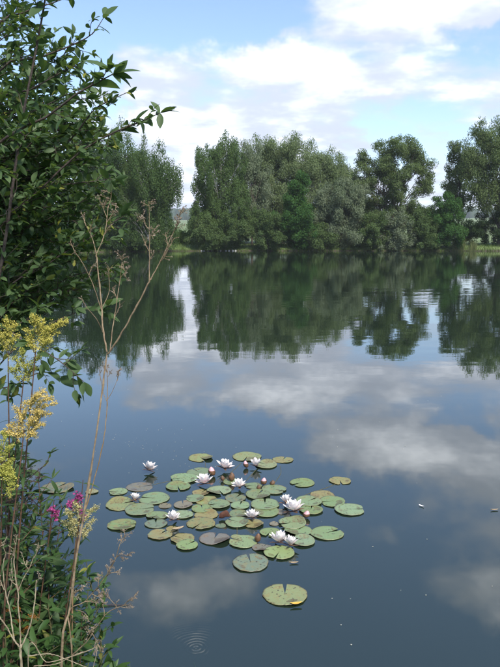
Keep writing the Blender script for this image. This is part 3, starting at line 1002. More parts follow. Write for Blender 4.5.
for px, py, w, opn, tint, lab in FLOWERS:
    p = W(px, py)
    s = 1.2 * w * px_scale(px, py) / 2
    t = thing('water_lily', (p[0], p[1], 0.016), lab, 'water lily', 'white water lilies in bloom')
    t.rotation_euler = (math.radians(random.uniform(-14, 10)), math.radians(random.uniform(-14, 14)), 0)
    opn = min(1.0, max(0.1, opn + random.uniform(-0.2, 0.15)))
    a0 = random.uniform(0, 6.28)
    spec = [(8, 1.02, 20 + 30 * (1 - opn), 0), (8, 0.98, 40 + 22 * (1 - opn), 1), (7, 0.90, 58 + 14 * (1 - opn), 1), (5, 0.72, 74, 2)]
    for k, (n, ln, tilt, v) in enumerate(spec):
        for j in range(n):
            o = obj('petal', PETALS[v], None, t)
            az = a0 + 2 * math.pi * (j + 0.5 * (k % 2)) / n + random.uniform(-0.12, 0.12)
            tl = math.radians(tilt + random.uniform(-8, 8))
            o.rotation_euler = (tl, 0, az)
            L = s * 1.12 * ln * random.uniform(0.9, 1.08)
            o.scale = (L, L, L)
            o.location = (0, 0, s * 0.16)
            o.color = (*tint, 1)
    o = obj('stamens', STAMEN, None, t)
    o.scale = (s, s, s * 1.2)
    o.location = (0, 0, s * 0.30)
    for j in range(4):
        o = obj('sepal', SEPAL, None, t)
        o.rotation_euler = (math.radians(9 + random.uniform(-4, 5)), 0, a0 + 0.4 + j * math.pi / 2)
        o.scale = (s * 1.0,) * 3
        o.location = (0, 0, s * 0.08)


def make_bud(px, py, w, h, lean, tip, lab):
    p = W(px, py)
    sc = px_scale(px, py)
    r, hh = w * sc / 2, h * sc
    t = thing('water_lily_bud', (p[0], p[1], 0.006), lab, 'flower bud', 'closed water lily buds')
    prof = [(0.3, 0.0), (0.75, 0.12), (1.0, 0.38), (0.9, 0.62), (0.5, 0.86), (0.06, 1.0)]

    def rings(a, b, sx):
        V, F = [], []
        for f, z in prof[a:b]:
            for j in range(10):
                th = 2 * math.pi * j / 10
                g = f * sx * (1 + 0.08 * (j % 2))
                V.append((r * g * math.cos(th) + lean * hh * z, r * g * math.sin(th), hh * z))
        for i in range(b - a - 1):
            for j in range(10):
                k = (j + 1) % 10
                F.append((i * 10 + j, i * 10 + k, (i + 1) * 10 + k, (i + 1) * 10 + j))
        return V, F
    V, F = rings(0, 6, 0.92)
    o = obj('petal_tip', mesh_np('petal_tip', V, F, smooth=True), 'petal' if tip else 'bud', t)
    o.color = (*PINKER, 1)
    V, F = rings(0, 4 if tip else 5, 1.05)
    obj('sepals', mesh_np('sepals', V, F, smooth=True), 'bud', t)


for b in [(212.5, 476, 7, 9, -.15, 1, 'half-open pink bud left of the wide bloom at the back'),
          (231.5, 481.5, 6, 9, .05, 0, 'upright dark brown bud, larger of the pair behind the bloom with a fallen petal'),
          (222.8, 481, 4, 5, -.1, 0, 'tiny dark bud, smaller of the pair behind the bloom with a fallen petal'),
          (246.5, 468, 5, 7, -.2, 1, 'slim pink bud touching the small back bloom'),
          (263.5, 485, 6, 7, .1, 1, 'largest of the small buds standing behind the pad with a hole'),
          (272, 485.5, 5, 5, .2, 0, 'rightmost small bud behind the pad with a hole'),
          (258.5, 490, 4, 5, .1, 0, 'small brown bud on the rounded green pad in the middle'),
          (257.5, 542.5, 6, 9, .1, 0, 'dark green-brown bud beside the clean oval pad at the front'),
          (305.5, 518, 7, 7, .3, 1, 'orange-brown bud right of the paired blooms')]:
    make_bud(*b)


# curled red leaf standing in the raft, fallen bits, stems just under the surface
M['redleaf'] = plain_mat('red_brown_leaf', (0.065, 0.028, 0.022), (0.13, 0.06, 0.042), 40, 0.5, 0.1)


def curled_leaf(px, py, w, h, lab):
    p = W(px, py)
    sc = px_scale(px, py)
    V, F = [], []
    nx, nz = 9, 7
    for i in range(nx):
        u = i / (nx - 1) * 2 - 1
        for k in range(nz):
            v = k / (nz - 1)
            e = math.sqrt(max(0.0, 1 - u * u * 0.8))
            a = v * 2.1
            V.append((u * w * sc / 2, -0.5 * h * sc * math.sin(a) * e * 0.6, h * sc * (1 - math.cos(a)) * 0.62 * e + 0.004 * math.sin(4 * u)))
    for i in range(nx - 1):
        for k in range(nz - 1):
            a = i * nz + k
            F.append((a, a + 1, a + nz + 1, a + nz))
    o = obj('curled_leaf', mesh_np('curled_leaf', V, F, smooth=True), 'redleaf')
    o.location = (p[0], p[1], 0.012)
    o.rotation_euler = (0, 0, 0.3)
    tag(o, lab, 'leaf')


curled_leaf(224, 519, 11, 9, 'curled dark red lily leaf standing up at the middle of the raft')


def tiny_leaf(name, px, py, L, ang, material, lab, z=0.004, lift=0.3):
    s = L * px_scale(px, py)
    V, F = [], []
    for t in np.linspace(0, 1, 6):
        w = 0.17 * math.sin(math.pi * (0.05 + 0.9 * t))
        V += [(t - .5, -w, 0.08 + lift * (t - .5) ** 2), (t - .5, 0, lift * (t - .5) ** 2), (t - .5, w, 0.08 + lift * (t - .5) ** 2)]
    F = [(i * 3 + j, i * 3 + j + 1, i * 3 + j + 4, i * 3 + j + 3) for i in range(5) for j in range(2)]
    o = obj(name, mesh_np(name, np.array(V) * s, F, smooth=True), material)
    p = W(px, py)
    o.location = (p[0], p[1], z)
    o.rotation_euler = (0, 0, math.radians(ang))
    tag(o, lab, 'leaf' if 'leaf' in name else 'feather')


M['yellowleaf'] = plain_mat('yellow_leaf', (0.40, 0.24, 0.04), (0.55, 0.38, 0.08), 60, 0.6, 0.1)
M['featherwhite'] = plain_mat('white_feather', (0.75, 0.75, 0.74), (0.85, 0.85, 0.84), 60, 0.7, 0.1)
M['brownleaf'] = plain_mat('brown_leaf', (0.20, 0.15, 0.09), (0.34, 0.27, 0.18), 60, 0.6, 0.1)
tiny_leaf('fallen_leaf', 296, 606, 12, 8, 'yellowleaf', 'yellow fallen leaf at the front rim of the biggest pad', 0.014)
tiny_leaf('feather', 421.5, 506.5, 6, -50, 'featherwhite', 'small white feather floating alone on the right')
tiny_leaf('fallen_leaf', 494.5, 510.5, 8, 5, 'brownleaf', 'small brown leaf floating at the right edge')
tiny_leaf('fallen_leaf', 294, 563.5, 9, 5, 'brownleaf', 'brown leaf scrap floating in front of the double bloom')
tiny_leaf('fallen_leaf', 178, 531, 13, 25, 'brownleaf', 'pinkish-brown leaf scrap left of the brown-edged olive pad', 0.016)

# stems lying at the surface
STEMS = [[(120, 500), (150, 486), (170, 481)], [(280, 466), (281, 473), (276, 481), (273, 485)], [(205, 462), (206, 468), (208, 473)],
         [(241, 463), (236, 468), (230, 473)], [(292, 501), (308, 494), (326, 488), (336, 484)], [(246, 481), (252, 474), (256, 470)], [(236, 542), (237, 534), (237, 528)]]
for i, st in enumerate(STEMS):
    pp = spline([W(*q) + np.array([0, 0, -0.0005]) for q in st], 10)
    mb = MB()
    mb.tube(pp, [0.003, 0.003], 5)
    o = mb.build('lily_stem', 'greenstem')
    tag(o, ['thin lily stem trailing left behind the bright green pad', 'curved lily stem hanging off the ragged pad at the back right', 'short lily stem in front of the lone olive pad at back left',
            'short lily stem in front of the largest olive back pad', 'long lily stem running to the ragged yellow pad at far right', 'lily stem below the small white back bloom',
            'short lily stem rising behind the clean oval pad'][i], 'stem', 'lily stems at the surface')

# pollen and seed specks on the water
mb = MB()
for i in range(95):
    if i < 45:
        px, py = rng.normal(150, 40), rng.uniform(425, 470)
    elif i < 62:
        px, py = rng.uniform(100, 500), rng.uniform(440, 660)
    else:
        px, py = rng.uniform(20, 500), rng.uniform(350, 460)
    p = W(px, py)
    r = rng.uniform(0.002, 0.006)
    th = rng.uniform(0, 6.28) + np.array([0, 1.3, 2.6, 3.9, 5.2])
    V = np.c_[p[0] + r * np.cos(th) * rng.uniform(.6, 1.4, 5), p[1] + r * np.sin(th), np.full(5, 0.002)]
    V = np.vstack([V, [p[0], p[1], 0.004]])
    mb.add(V, [(j, (j + 1) % 5, 5) for j in range(5)])
tag(mb.build('floating_specks', 'speck', smooth=False), 'tiny pale specks of seed fluff floating on the water', 'debris', kind='stuff')


# ------------------------------------------------------------------ near leaves
def leaf_mesh(name, wid, peak, curl, fold, seg=6):
    """unit leaf along +Y, normal +Z"""
    V, F = [], []
    for i in range(seg + 1):
        t = i / seg
        s = t ** (math.log(0.5) / math.log(peak))
        w = wid * math.sin(math.pi * min(max(s, 0.0), 1.0)) ** 0.85 + 0.006
        z = -curl * t * t
        V += [(-w, t, z + fold * w), (0, t, z), (w, t, z + fold * w)]
    for i in range(seg):
        for j in range(2):
            a = i * 3 + j
            F.append((a, a + 1, a + 4, a + 3))
    return mesh_np(name, V, F, smooth=True)


def variants(name, specs, material):
    out = []
    for s in specs:
        m = leaf_mesh(name, *s)
        m.materials.append(M[material])
        v = np.empty(len(m.vertices) * 3, dtype=np.float32)
        m.vertices.foreach_get('co', v)
        f = np.array([p.vertices[:] for p in m.polygons])
        out.append((m, v.reshape(-1, 3), f))
    return out


SHRUB_LEAF = variants('leaf', [(.21, .48, .12, .25), (.24, .5, .25, .35), (.19, .46, .05, .5), (.22, .52, .35, .2)], 'shrubleaf')
HERB_LEAF = variants('leaf', [(.15, .40, .25, .3), (.18, .42, .4, .35), (.12, .38, .15, .4)], 'herbleaf')
GOLD_LEAF = variants('leaf', [(.11, .42, .25, .3), (.09, .42, .45, .3)], 'goldleaf')


def leaf_frame(pos, d, up, s):
    d = unit(d)
    n = up - d * float(np.dot(up, d))
    n = unit(n)
    x = np.cross(d, n)
    return (pos, x, d, n, s)


def place_leaves(parent, frames, var, limit=300):
    """largest-in-view leaves become objects, the rest one mesh"""
    org = np.array(parent.location)

    def score(fr):
        q = fr[0] - np.array([0, 0, CAMH])
        dep = q[1] * CP - q[2] * SP
        if dep < 0.3:
            return -1
        u = q[0] / dep * FPX + 250
        v = 333.5 - (q[1] * SP + q[2] * CP) / dep * FPX
        inside = -5 < u < 505 and -5 < v < 672
        return (fr[4] / dep) * (1 if inside else 0.05) * (1.0 + 0.3 * (u > 60))
    order = sorted(range(len(frames)), key=lambda i: -score(frames[i]))
    rest = MB()
    for k, i in enumerate(order):
        pos, x, d, n, s = frames[i]
        me, v, f = var[i % len(var)]
        if k < limit:
            o = bpy.data.objects.new('leaf', me)
            col.objects.link(o)
            o.parent = parent
            m4 = Matrix.Identity(4)
            for r in range(3):
                m4[r][0], m4[r][1], m4[r][2], m4[r][3] = x[r] * s, d[r] * s, n[r] * s, pos[r] - org[r]
            o.matrix_basis = m4
        else:
            V = pos + s * (v[:, :1] * x + v[:, 1:2] * d + v[:, 2:] * n)
            rest.add(V, f, random.random())
    if rest.V:
        o = rest.build('foliage', var[0][0].materials[0].name and None, parent)
        o.data.materials.append(var[0][0].materials[0])
        o['kind'] = 'stuff'


UP = np.array([0, 0, 1.0])


def leafy_twig(frames, mb, pts, r0, leaf_len, spacing, spread=0.9, sides=4, tip_bunch=True, start=0.15):
    pts = np.asarray(pts, float)
    mb.tube(pts, [r0, max(0.0008, r0 * 0.35)], sides)
    seg = np.linalg.norm(np.diff(pts, axis=0), axis=1)
    cum = np.r_[0, np.cumsum(seg)]
    L = cum[-1]
    s = L * start
    k = random.randint(0, 1)
    while s < L:
        p = np.array([np.interp(s, cum, pts[:, a]) for a in range(3)])
        t = unit(np.array([np.interp(min(L, s + 0.02), cum, pts[:, a]) for a in range(3)]) - np.array([np.interp(max(0, s - 0.02), cum, pts[:, a]) for a in range(3)]))
        side = unit(np.cross(t, UP) + 0.5 * rng.normal(size=3)) * (1 if k % 2 else -1)
        d = unit(t * random.uniform(0.3, 0.9) + side * spread + UP * random.uniform(-0.35, 0.35))
        frames.append(leaf_frame(p, d, unit(UP + 0.55 * rng.normal(size=3)), leaf_len * random.uniform(0.45, 1.25)))
        s += spacing * random.uniform(0.6, 1.4)
        k += 1
    if tip_bunch:
        t = unit(pts[-1] - pts[-2])
        for _ in range(3):
            frames.append(leaf_frame(pts[-1], unit(t + 0.55 * rng.normal(size=3)), unit(UP + 0.5 * rng.normal(size=3)), leaf_len * random.uniform(0.6, 1.1)))


def build_shrub():
    base = np.array([-1.42, 2.45, 0])
    base[2] = ground_z(base[0], base[1]) - 0.03
    t = thing('shrub', base, 'leafy green shrub leaning in from the left edge, its branch tips against the sky', 'shrub')
    frames = []

    def bpts(lst):
        return spline([P(*q) for q in lst], 16)
    # main branches: photo pixel, photo pixel, depth
    BR = [
        ([(-30, 420, 2.5), (2, 260, 2.4), (12, 190, 2.35), (22, 120, 2.3), (36, 50, 2.25), (47, -12, 2.2), (52, -50, 2.2)], .011, .060, 1.0),
        ([(-60, 330, 2.3), (-20, 175, 2.15), (10, 135, 2.1), (45, 118, 2.05), (75, 95, 2.0), (100, 81, 1.98), (113, 74, 1.97)], .008, .068, 1.0),
        ([(-50, 380, 2.6), (-10, 240, 2.5), (40, 190, 2.4), (80, 152, 2.35), (115, 132, 2.3), (140, 122, 2.3), (160, 113, 2.3)], .008, .062, .8),
        ([(-60, 200, 2.4), (-5, 75, 2.3), (38, 58, 2.3), (70, 46, 2.3), (92, 34, 2.3), (104, 17, 2.3)], .006, .055, .8),
        ([(-60, 440, 2.6), (0, 300, 2.5), (50, 262, 2.5), (90, 238, 2.5), (122, 216, 2.5)], .006, .058, .9),
        ([(-60, 440, 2.5), (-10, 335, 2.4), (30, 345, 2.35), (58, 360, 2.35), (84, 382, 2.35)], .006, .068, 1.0),
        ([(-60, 460, 2.6), (-5, 370, 2.5), (40, 330, 2.5), (78, 312, 2.5), (108, 306, 2.5)], .005, .062, .8),
        ([(-70, 160, 2.5), (-10, 35, 2.4), (25, 12, 2.4), (60, 0, 2.4), (85, -18, 2.4)], .006, .055, .9),
        ([(-60, 330, 2.8), (-5, 210, 2.7), (45, 168, 2.6), (80, 128, 2.55), (96, 108, 2.5), (128, 92, 2.5)], .007, .055, .9),
        ([(-60, 330, 2.9), (0, 235, 2.8), (50, 225, 2.75), (85, 200, 2.7), (118, 186, 2.7)], .006, .058, .9),
        ([(-60, 400, 2.9), (0, 290, 2.8), (40, 290, 2.75), (75, 275, 2.7), (112, 268, 2.7)], .006, .058, .9),
        ([(-60, 260, 2.7), (-5, 110, 2.6), (30, 90, 2.5), (62, 72, 2.5), (82, 62, 2.45)], .006, .058, .9),
        ([(-60, 480, 2.7), (-15, 400, 2.6), (15, 385, 2.5), (42, 372, 2.5), (66, 378, 2.5)], .005, .068, .9),
    ]
    for i in range(128):      # inner branches filling the left part
        y1 = rng.uniform(-30, 330)
        x1 = rng.uniform(15, 62) if i < 30 else rng.uniform(45, 118)
        if i >= 30:
            y1 = rng.uniform(112, 300)
        if i >= 88:
            x1, y1 = rng.uniform(10, 90), rng.uniform(60, 325)
        d0 = rng.uniform(2.4, 3.6)
        BR.append(([(-80, y1 + rng.uniform(60, 160), d0 + .2), (-30, y1 + rng.uniform(10, 50), d0 + .1), (x1 * 0.4, y1 + rng.uniform(-10, 20), d0), (x1, y1 - rng.uniform(0, 30), d0 - .05)], .0045, .056, 1.15))
    n_main = 13
    for i in range(26):      # the shrub's outer side, beyond the left edge of the picture
        BR.append((None, .0045, .056, 1.0))
    skeleton = []
    for i, (lst, r0, ll, dens) in enumerate(BR):
        mb = MB()
        if lst is not None:
            p = bpts(lst)
        else:
            e = base + np.array([rng.uniform(-1.1, 0.0), rng.uniform(-0.5, 1.1), rng.uniform(0.7, 2.6)])
            k0 = base + (e - base) * np.array([0.25, 0.25, 0.5])
            p = spline([k0, (k0 + e) / 2 + np.array([0, 0, 0.08]), e], 14)
        if i < n_main and i % 2 == 0:      # seven stems rise from the ground, all others fork off them
            root = base + np.array([rng.normal() * 0.10, rng.normal() * 0.10, 0.0])
            lower = spline([root, (root + p[0]) / 2 + np.array([rng.normal() * 0.08 - 0.04, rng.normal() * 0.08, 0.05]), p[0]], 10)
            skeleton += list(lower) + list(p[:8])
        else:
            sk = np.array([q for q in skeleton if q[2] < p[0][2] - 0.05] or skeleton)
            root = sk[np.argmin(np.linalg.norm(sk - p[0] + np.array([0, 0, 0.15]), axis=1))]
            lower = spline([root, (root + p[0]) / 2 + rng.normal(size=3) * 0.03, p[0]], 6)
            if i < n_main:
                skeleton += list(lower) + list(p[:8])
        mb.tube(np.vstack([lower[:-1], p]), [r0 * (1.5 if i < n_main else 0.7), r0 * 0.8, r0 * 0.48, r0 * 0.2], 6)
        # side twigs
        seg = np.linalg.norm(np.diff(p, axis=0), axis=1)
        cum = np.r_[0, np.cumsum(seg)]
        L = cum[-1]
        s = L * 0.06
        k = 0
        while s < L * 0.97:
            q = np.array([np.interp(s, cum, p[:, a]) for a in range(3)])
            j = min(len(p) - 2, int(np.searchsorted(cum, s)))
            tg = unit(p[j + 1] - p[j])
            sd = unit(np.cross(tg, UP) + 0.9 * rng.normal(size=3)) * (1 if k % 2 else -1)
            ln = random.uniform(0.07, 0.17) * (1.0 - 0.5 * s / L) * dens
            e = q + unit(tg * 0.8 + sd * 0.8 + UP * 0.25) * ln
            m_ = (q + e) / 2 + rng.normal(size=3) * 0.008
            leafy_twig(frames, mb, [q, m_, e], 0.0020, ll * 0.74, 0.0175)
            s += random.uniform(0.030, 0.06) / dens
            k += 1
        leafy_twig(frames, mb, p[int(len(p) * 0.75):], r0 * 0.4, ll * 1.1, 0.03)
        mb.build('branch', 'shrubbark', t)
    # the big pale-backed tip leaves on the second branch
    tip = P(113, 74, 1.97)
    for (ex, ey, s) in ((88, 52, .098), (138, 68, .088), (122, 58, .055), (120, 82, .05)):
        frames.append(leaf_frame(tip, P(ex, ey, 1.95) - tip, unit(UP + np.array([0.1, -0.5, 0.1])), s))
    tip = P(160, 113, 2.3)
    for (ex, ey, s) in ((172, 104, .06), (160, 130, .06), (150, 96, .05)):
        frames.append(leaf_frame(tip, P(ex, ey, 2.28) - tip, unit(UP + np.array([0.1, -0.8, 0.1])), s))
    place_leaves(t, frames, SHRUB_LEAF, 300)
    return len(frames)


NSHRUB = build_shrub()


# ------------------------------------------------------------------ herbs on the near bank
def on_bank(p):
    q = np.array(p, float)
    q[2] = ground_z(q[0], q[1]) - 0.02
    return q


def herb(name, tip, base_px, d_base, leaf_len, spacing, var, stem_mat, lab, cat, group=None, r0=0.004, bush=0, naked_top=0.0):
    """one upright plant: stem from the bank to a tip given as (px, py, depth)"""
    b = on_bank(P(base_px, 700, d_base))
    t = thing(name, b, lab, cat, group)
    tp = P(*tip)
    mid = (b + tp) / 2 + np.array([rng.normal() * 0.03, rng.normal() * 0.03, 0.0])
    stem = spline([b, mid, tp], 14)
    frames, mb = [], MB()
    mb.tube(stem, [r0 * 1.3, r0, r0 * 0.5], 6)
    seg = np.linalg.norm(np.diff(stem, axis=0), axis=1)
    cum = np.r_[0, np.cumsum(seg)]
    L = cum[-1]
    s, ang = L * 0.12, rng.uniform(0, 6.28)
    while s < L * (1 - naked_top):
        q = np.array([np.interp(s, cum, stem[:, a]) for a in range(3)])
        f = s / L
        for k in range(2):
            a = ang + k * math.pi
            d = np.array([math.cos(a), math.sin(a), random.uniform(0.0, 0.55)])
            ln = leaf_len * (1.1 - 0.55 * f) * random.uniform(0.75, 1.2)
            if bush and random.random() < 0.35 and f > 0.2:
                e = q + unit(d + UP * 0.5) * random.uniform(0.05, 0.12)
                leafy_twig(frames, mb, [q, (q + e) / 2, e], 0.002, ln * 0.9, 0.03)
            else:
                frames.append(leaf_frame(q, d, unit(UP + 0.25 * rng.normal(size=3)), ln))
        ang += math.pi / 2 + rng.normal() * 0.3
        s += spacing * random.uniform(0.7, 1.3)
    mb.build('stem', stem_mat, t)
    place_leaves(t, frames, var, 120)
    return t, stem


GH = 'green leafy herbs at lower left'
HERBS = [((6, 535, 2.2), -30, 2.3, 'leafy green herb at the extreme left below the yellow plumes'),
         ((30, 520, 2.35), 5, 2.45, 'leafy green herb left of the small pink flower'),
         ((52, 545, 2.3), 30, 2.4, 'bright leafy herb under the small pink flower'),
         ((72, 565, 2.4), 62, 2.45, 'leafy herb right of the brown stalk base'),
         ((86, 562, 2.55), 80, 2.6, 'rightmost leafy herb over the water at lower left'),
         ((20, 585, 2.1), 0, 2.15, 'broad-leaved herb behind the bleached dry fork'),
         ((48, 605, 2.15), 40, 2.2, 'broad-leaved herb between bleached fork and brown stalk'),
         ((82, 612, 2.35), 75, 2.4, 'low herb under the dry brown spray'),
         ((5, 630, 2.0), -15, 2.05, 'low herb in the lower left corner'),
         ((40, 560, 2.5), 22, 2.6, 'leafy herb standing behind the bright herb under the small pink flower'),
         ((14, 556, 2.45), -8, 2.5, 'leafy herb behind the bleached fork tips'),
         ((64, 590, 2.3), 52, 2.35, 'leafy herb hugging the left side of the brown stalk'),
         ((36, 640, 2.05), 26, 2.1, 'lowest herb at the bottom between bleached fork and straw stems'),
         ((66, 636, 2.15), 58, 2.2, 'low herb at the brown stalk foot'),
         ((88, 590, 2.45), 80, 2.5, 'slim herb behind the dry brown spray')]
for k, (tip, bpx, db, lab) in enumerate(HERBS):
    herb('leafy_herb', tip, bpx, db, 0.09, 0.030, HERB_LEAF, 'redstem' if k % 2 else 'greenstem', lab, 'herb', GH, bush=1, r0=0.003)


for k, (tip, bpx, db, lab) in enumerate([
        ((14, 432, 2.35), -10, 2.4, 'tall dark-leaved stem at the left edge behind the greenish plume'),
        ((38, 468, 2.4), 14, 2.45, 'tall dark-leaved stem just left of the spotted lone pad'),
        ((6, 486, 2.25), -18, 2.3, 'dark-leaved stem in the corner between the plumes and the bleached fork'),
        ((62, 508, 2.4), 44, 2.45, 'dark-leaved stem between the two pink flowers'),
        ((26, 500, 2.5), 6, 2.55, 'dark-leaved stem behind the wilted stem'),
        ((24, 458, 2.55), 2, 2.6, 'farthest dark-leaved stem under the tan plume'),
        ((48, 520, 2.3), 30, 2.35, 'dark-leaved stem right below the small magenta flower'),
        ((16, 520, 2.15), -4, 2.2, 'nearest dark-leaved stem above the bleached fork'),
        ((4, 450, 2.5), -18, 2.55, 'dark-leaved stem cut by the left edge below the plumes')]):
    herb('leafy_herb', tip, bpx, db, 0.092, 0.027, GOLD_LEAF if k % 2 else SHRUB_LEAF, 'redstem', lab, 'herb', GH, bush=1, r0=0.0025)


# yellow plumes

def florets(mb, pts, size, jitter):
    """tiny petal-shaped faces, three to each point"""
    p = np.repeat(np.asarray(pts, float), 3, axis=0)
    n = len(p)
    p = p + rng.normal(size=(n, 3)) * jitter
    L = size * 2.0 * rng.uniform(0.6, 1.3, n)
    V, F = scatter_leaves(p, unit(rng.normal(size=(n, 3)) + np.array([0, 0, 0.5])), unit(rng.normal(size=(n, 3))), L, L * 0.55)
    mb.add(V, F, np.repeat(rng.random(n), 4))


def plume(parent, stem_top, sprays, material, size=0.0035, stem_mat='greenstem', density=1.0, name='flower_plume'):
    """sprays: list of (end point, thickness); each an arching branch clothed in florets"""
    mb, st = MB(), MB()
    for s, e, th in sprays:
        mid = (s + e) / 2 + np.array([0, 0, 0.18 * np.linalg.norm(e - s)])
        pp = spline([s, mid, e], 10)
        st.tube(pp, [0.0016, 0.0007], 4)
        Ls = np.linalg.norm(e - s)
        nsub = max(6, int(Ls / 0.0030))
        for k in range(nsub):
            f = 0.12 + 0.88 * k / nsub
            q = pp[min(len(pp) - 1, int(f * (len(pp) - 1)))]
            dr = unit(rng.normal(size=3) * np.array([1, 1, 0.6]) + np.array([0, 0, 0.75]) + 0.4 * unit(e - s))
            l2 = th * random.uniform(0.4, 1.1) * (1.1 - 0.6 * f)
            nn = max(4, int(l2 / 0.0021 * density))
            florets(mb, [q + dr * l2 * (j + 1) / nn for j in range(nn)], size * random.uniform(0.7, 1.1), 0.0028)
    st.build('plume_stem', stem_mat, parent)
    o = mb.build(name, material, parent, smooth=False)
    o['kind'] = 'stuff'


GG = 'yellow plumed plants at the left edge'


def goldenrod(tip, base_px, d_base, ends, material, lab, thick=0.028, stem_mat='redstem', dens=1.0):
    t, stem = herb('goldenrod_plant', tip, base_px, d_base, 0.075, 0.05, GOLD_LEAF, stem_mat, lab, 'flower', GG, r0=0.0035, naked_top=0.12)
    d = tip[2]
    sp = []
    for i, (ex, ey) in enumerate(ends):
        s0 = P(tip[0] * 0.75 + ex * 0.25, min(ey + 16, tip[1] + 8), d)
        sp.append((s0, P(ex, ey, d + random.uniform(-0.06, 0.06)), thick))
    plume(t, stem[-1], sp, material, 0.0027, 'greenstem', dens)


goldenrod((36, 345, 2.0), 5, 2.2, [(32, 316), (70, 322), (26, 330), (60, 332), (30, 345), (52, 342), (44, 322), (62, 326), (38, 318), (50, 330), (28, 338)], 'yellowfloret', 'topmost yellow plume spreading right above the dark leaves')
goldenrod((8, 345, 2.05), -20, 2.2, [(5, 320), (16, 325), (-6, 328), (18, 336), (2, 336)], 'yellowfloret', 'yellow plume cut off by the left edge at the top of its group')
goldenrod((24, 375, 2.05), 0, 2.25, [(22, 350), (40, 358), (12, 358), (36, 368), (10, 370), (26, 364)], 'greenfloret', 'greenish-yellow plume just below the topmost one', 0.030)
goldenrod((24, 430, 1.95), 6, 2.1, [(48, 392), (54, 400), (14, 408), (44, 412), (10, 424), (46, 424), (28, 402), (20, 436), (57, 404), (52, 414), (36, 418), (2, 436), (34, 436), (40, 396), (22, 416)], 'tanfloret', 'faded tan-gold plume with many tiers, largest of the group', 0.026)
goldenrod((2, 462, 1.95), -25, 2.1, [(6, 432), (12, 446), (-8, 440), (14, 460), (10, 480), (4, 492), (12, 500), (0, 452), (8, 470), (-4, 482), (16, 490)], 'greenfloret', 'lowest greenish plume at the left edge beside the wilted stem', 0.026)
goldenrod((78, 532, 2.1), 52, 2.25, [(66, 512), (98, 508), (72, 520), (94, 520), (76, 504), (92, 530), (64, 522)], 'palefloret', 'pale yellow plume low on the brown stalk beside the pink flowers', 0.026)

# pink spikes


def pink_plant(tip, base_px, d_base, spots, lab):
    t, stem = herb('pink_flowered_plant', tip, base_px, d_base, 0.085, 0.045, GOLD_LEAF, 'redstem', lab, 'flower', 'pink flowered plants', r0=0.003)
    mb = MB()
    st = MB()
    for px, py, rad, n in spots:
        c = P(px, py, tip[2])
        k = stem[int(len(stem) * 0.82)]
        st.tube(spline([k, (k + c) / 2 + np.array([0, 0, 0.01]), c], 6), [0.0015, 0.001], 4)
        for _ in range(n):
            q = c + rng.normal(size=3) * rad * 0.5
            for j in range(4):
                d = unit(rng.normal(size=3))
                s = unit(np.cross(d, rng.normal(size=3)))
                L = random.uniform(0.006, 0.012)
                V = np.array([q, q + d * L * .6 + s * L * .4, q + d * L, q + d * L * .6 - s * L * .4])
                mb.add(V, [(0, 1, 2, 3)], random.random())
    st.build('flower_stem', 'redstem', t)
    mb.build('flower', 'pinkpetal', t, smooth=False)['kind'] = 'stuff'


pink_plant((83, 480, 2.2), 50, 2.35, [(78, 498, .020, 26), (72, 504, .018, 24), (80, 508, .014, 18), (84, 515, .010, 10)], 'pink flower spike partly behind the tall dry stalk')
pink_plant((54, 500, 2.2), 38, 2.35, [(52, 510, .016, 20), (56, 515, .012, 12)], 'small magenta flower left of the pink flower spike')


# ------------------------------------------------------------------ dry stalks
def dry_twigs(mb, hk, p0, dirn, length, level, rad):
    d = unit(dirn)
    e = p0 + d * length
    m_ = (p0 + e) / 2 + rng.normal(size=3) * length * 0.06
    pp = spline([p0, m_, e], 5)
    mb.tube(pp, [rad, rad * 0.6], 4)
    if level == 0:
        for q in (pp[-1], pp[-2]):
            florets(hk, [q], 0.0019, 0.001)
        return
    n = random.randint(4, 6)
    for i in range(n):
        f = random.uniform(0.3, 1.0)
        q = p0 + (e - p0) * f
        dd = unit(d + 0.75 * rng.normal(size=3) + 0.15 * UP)
        dry_twigs(mb, hk, q, dd, length * random.uniform(0.3, 0.55), level - 1, rad * 0.65)


def dry_plant(name, lab, base, paths, tufts, material, r_scale=1.0, husk='husk', group='dry stalks'):
    t = thing(name, base, lab, 'dry stalk', group)
    mb, hk = MB(), MB()
    for pts, r0, r1 in paths:
        sp_ = spline(pts, 30)
        rr_ = np.linspace(0.66 * r0, 0.70 * r1, len(sp_)) * r_scale
        rr_ = rr_ * (1 + 0.30 * (np.arange(len(sp_)) % 7 == 3) + 0.10 * rng.normal(size=len(sp_)))
        k_ = 0.16 * r0 * rng.normal(size=sp_.shape)
        k_[0] = k_[-1] = 0
        mb.tube(sp_ + k_, list(rr_), 6)
    for p, d, L, lev in tufts:
        dry_twigs(mb, hk, p, d, L, lev, 0.0013)
    mb.build('stem', material, t)
    if hk.V:
        hk.build('seed_husks', husk, t, smooth=False)['kind'] = 'stuff'
    return t


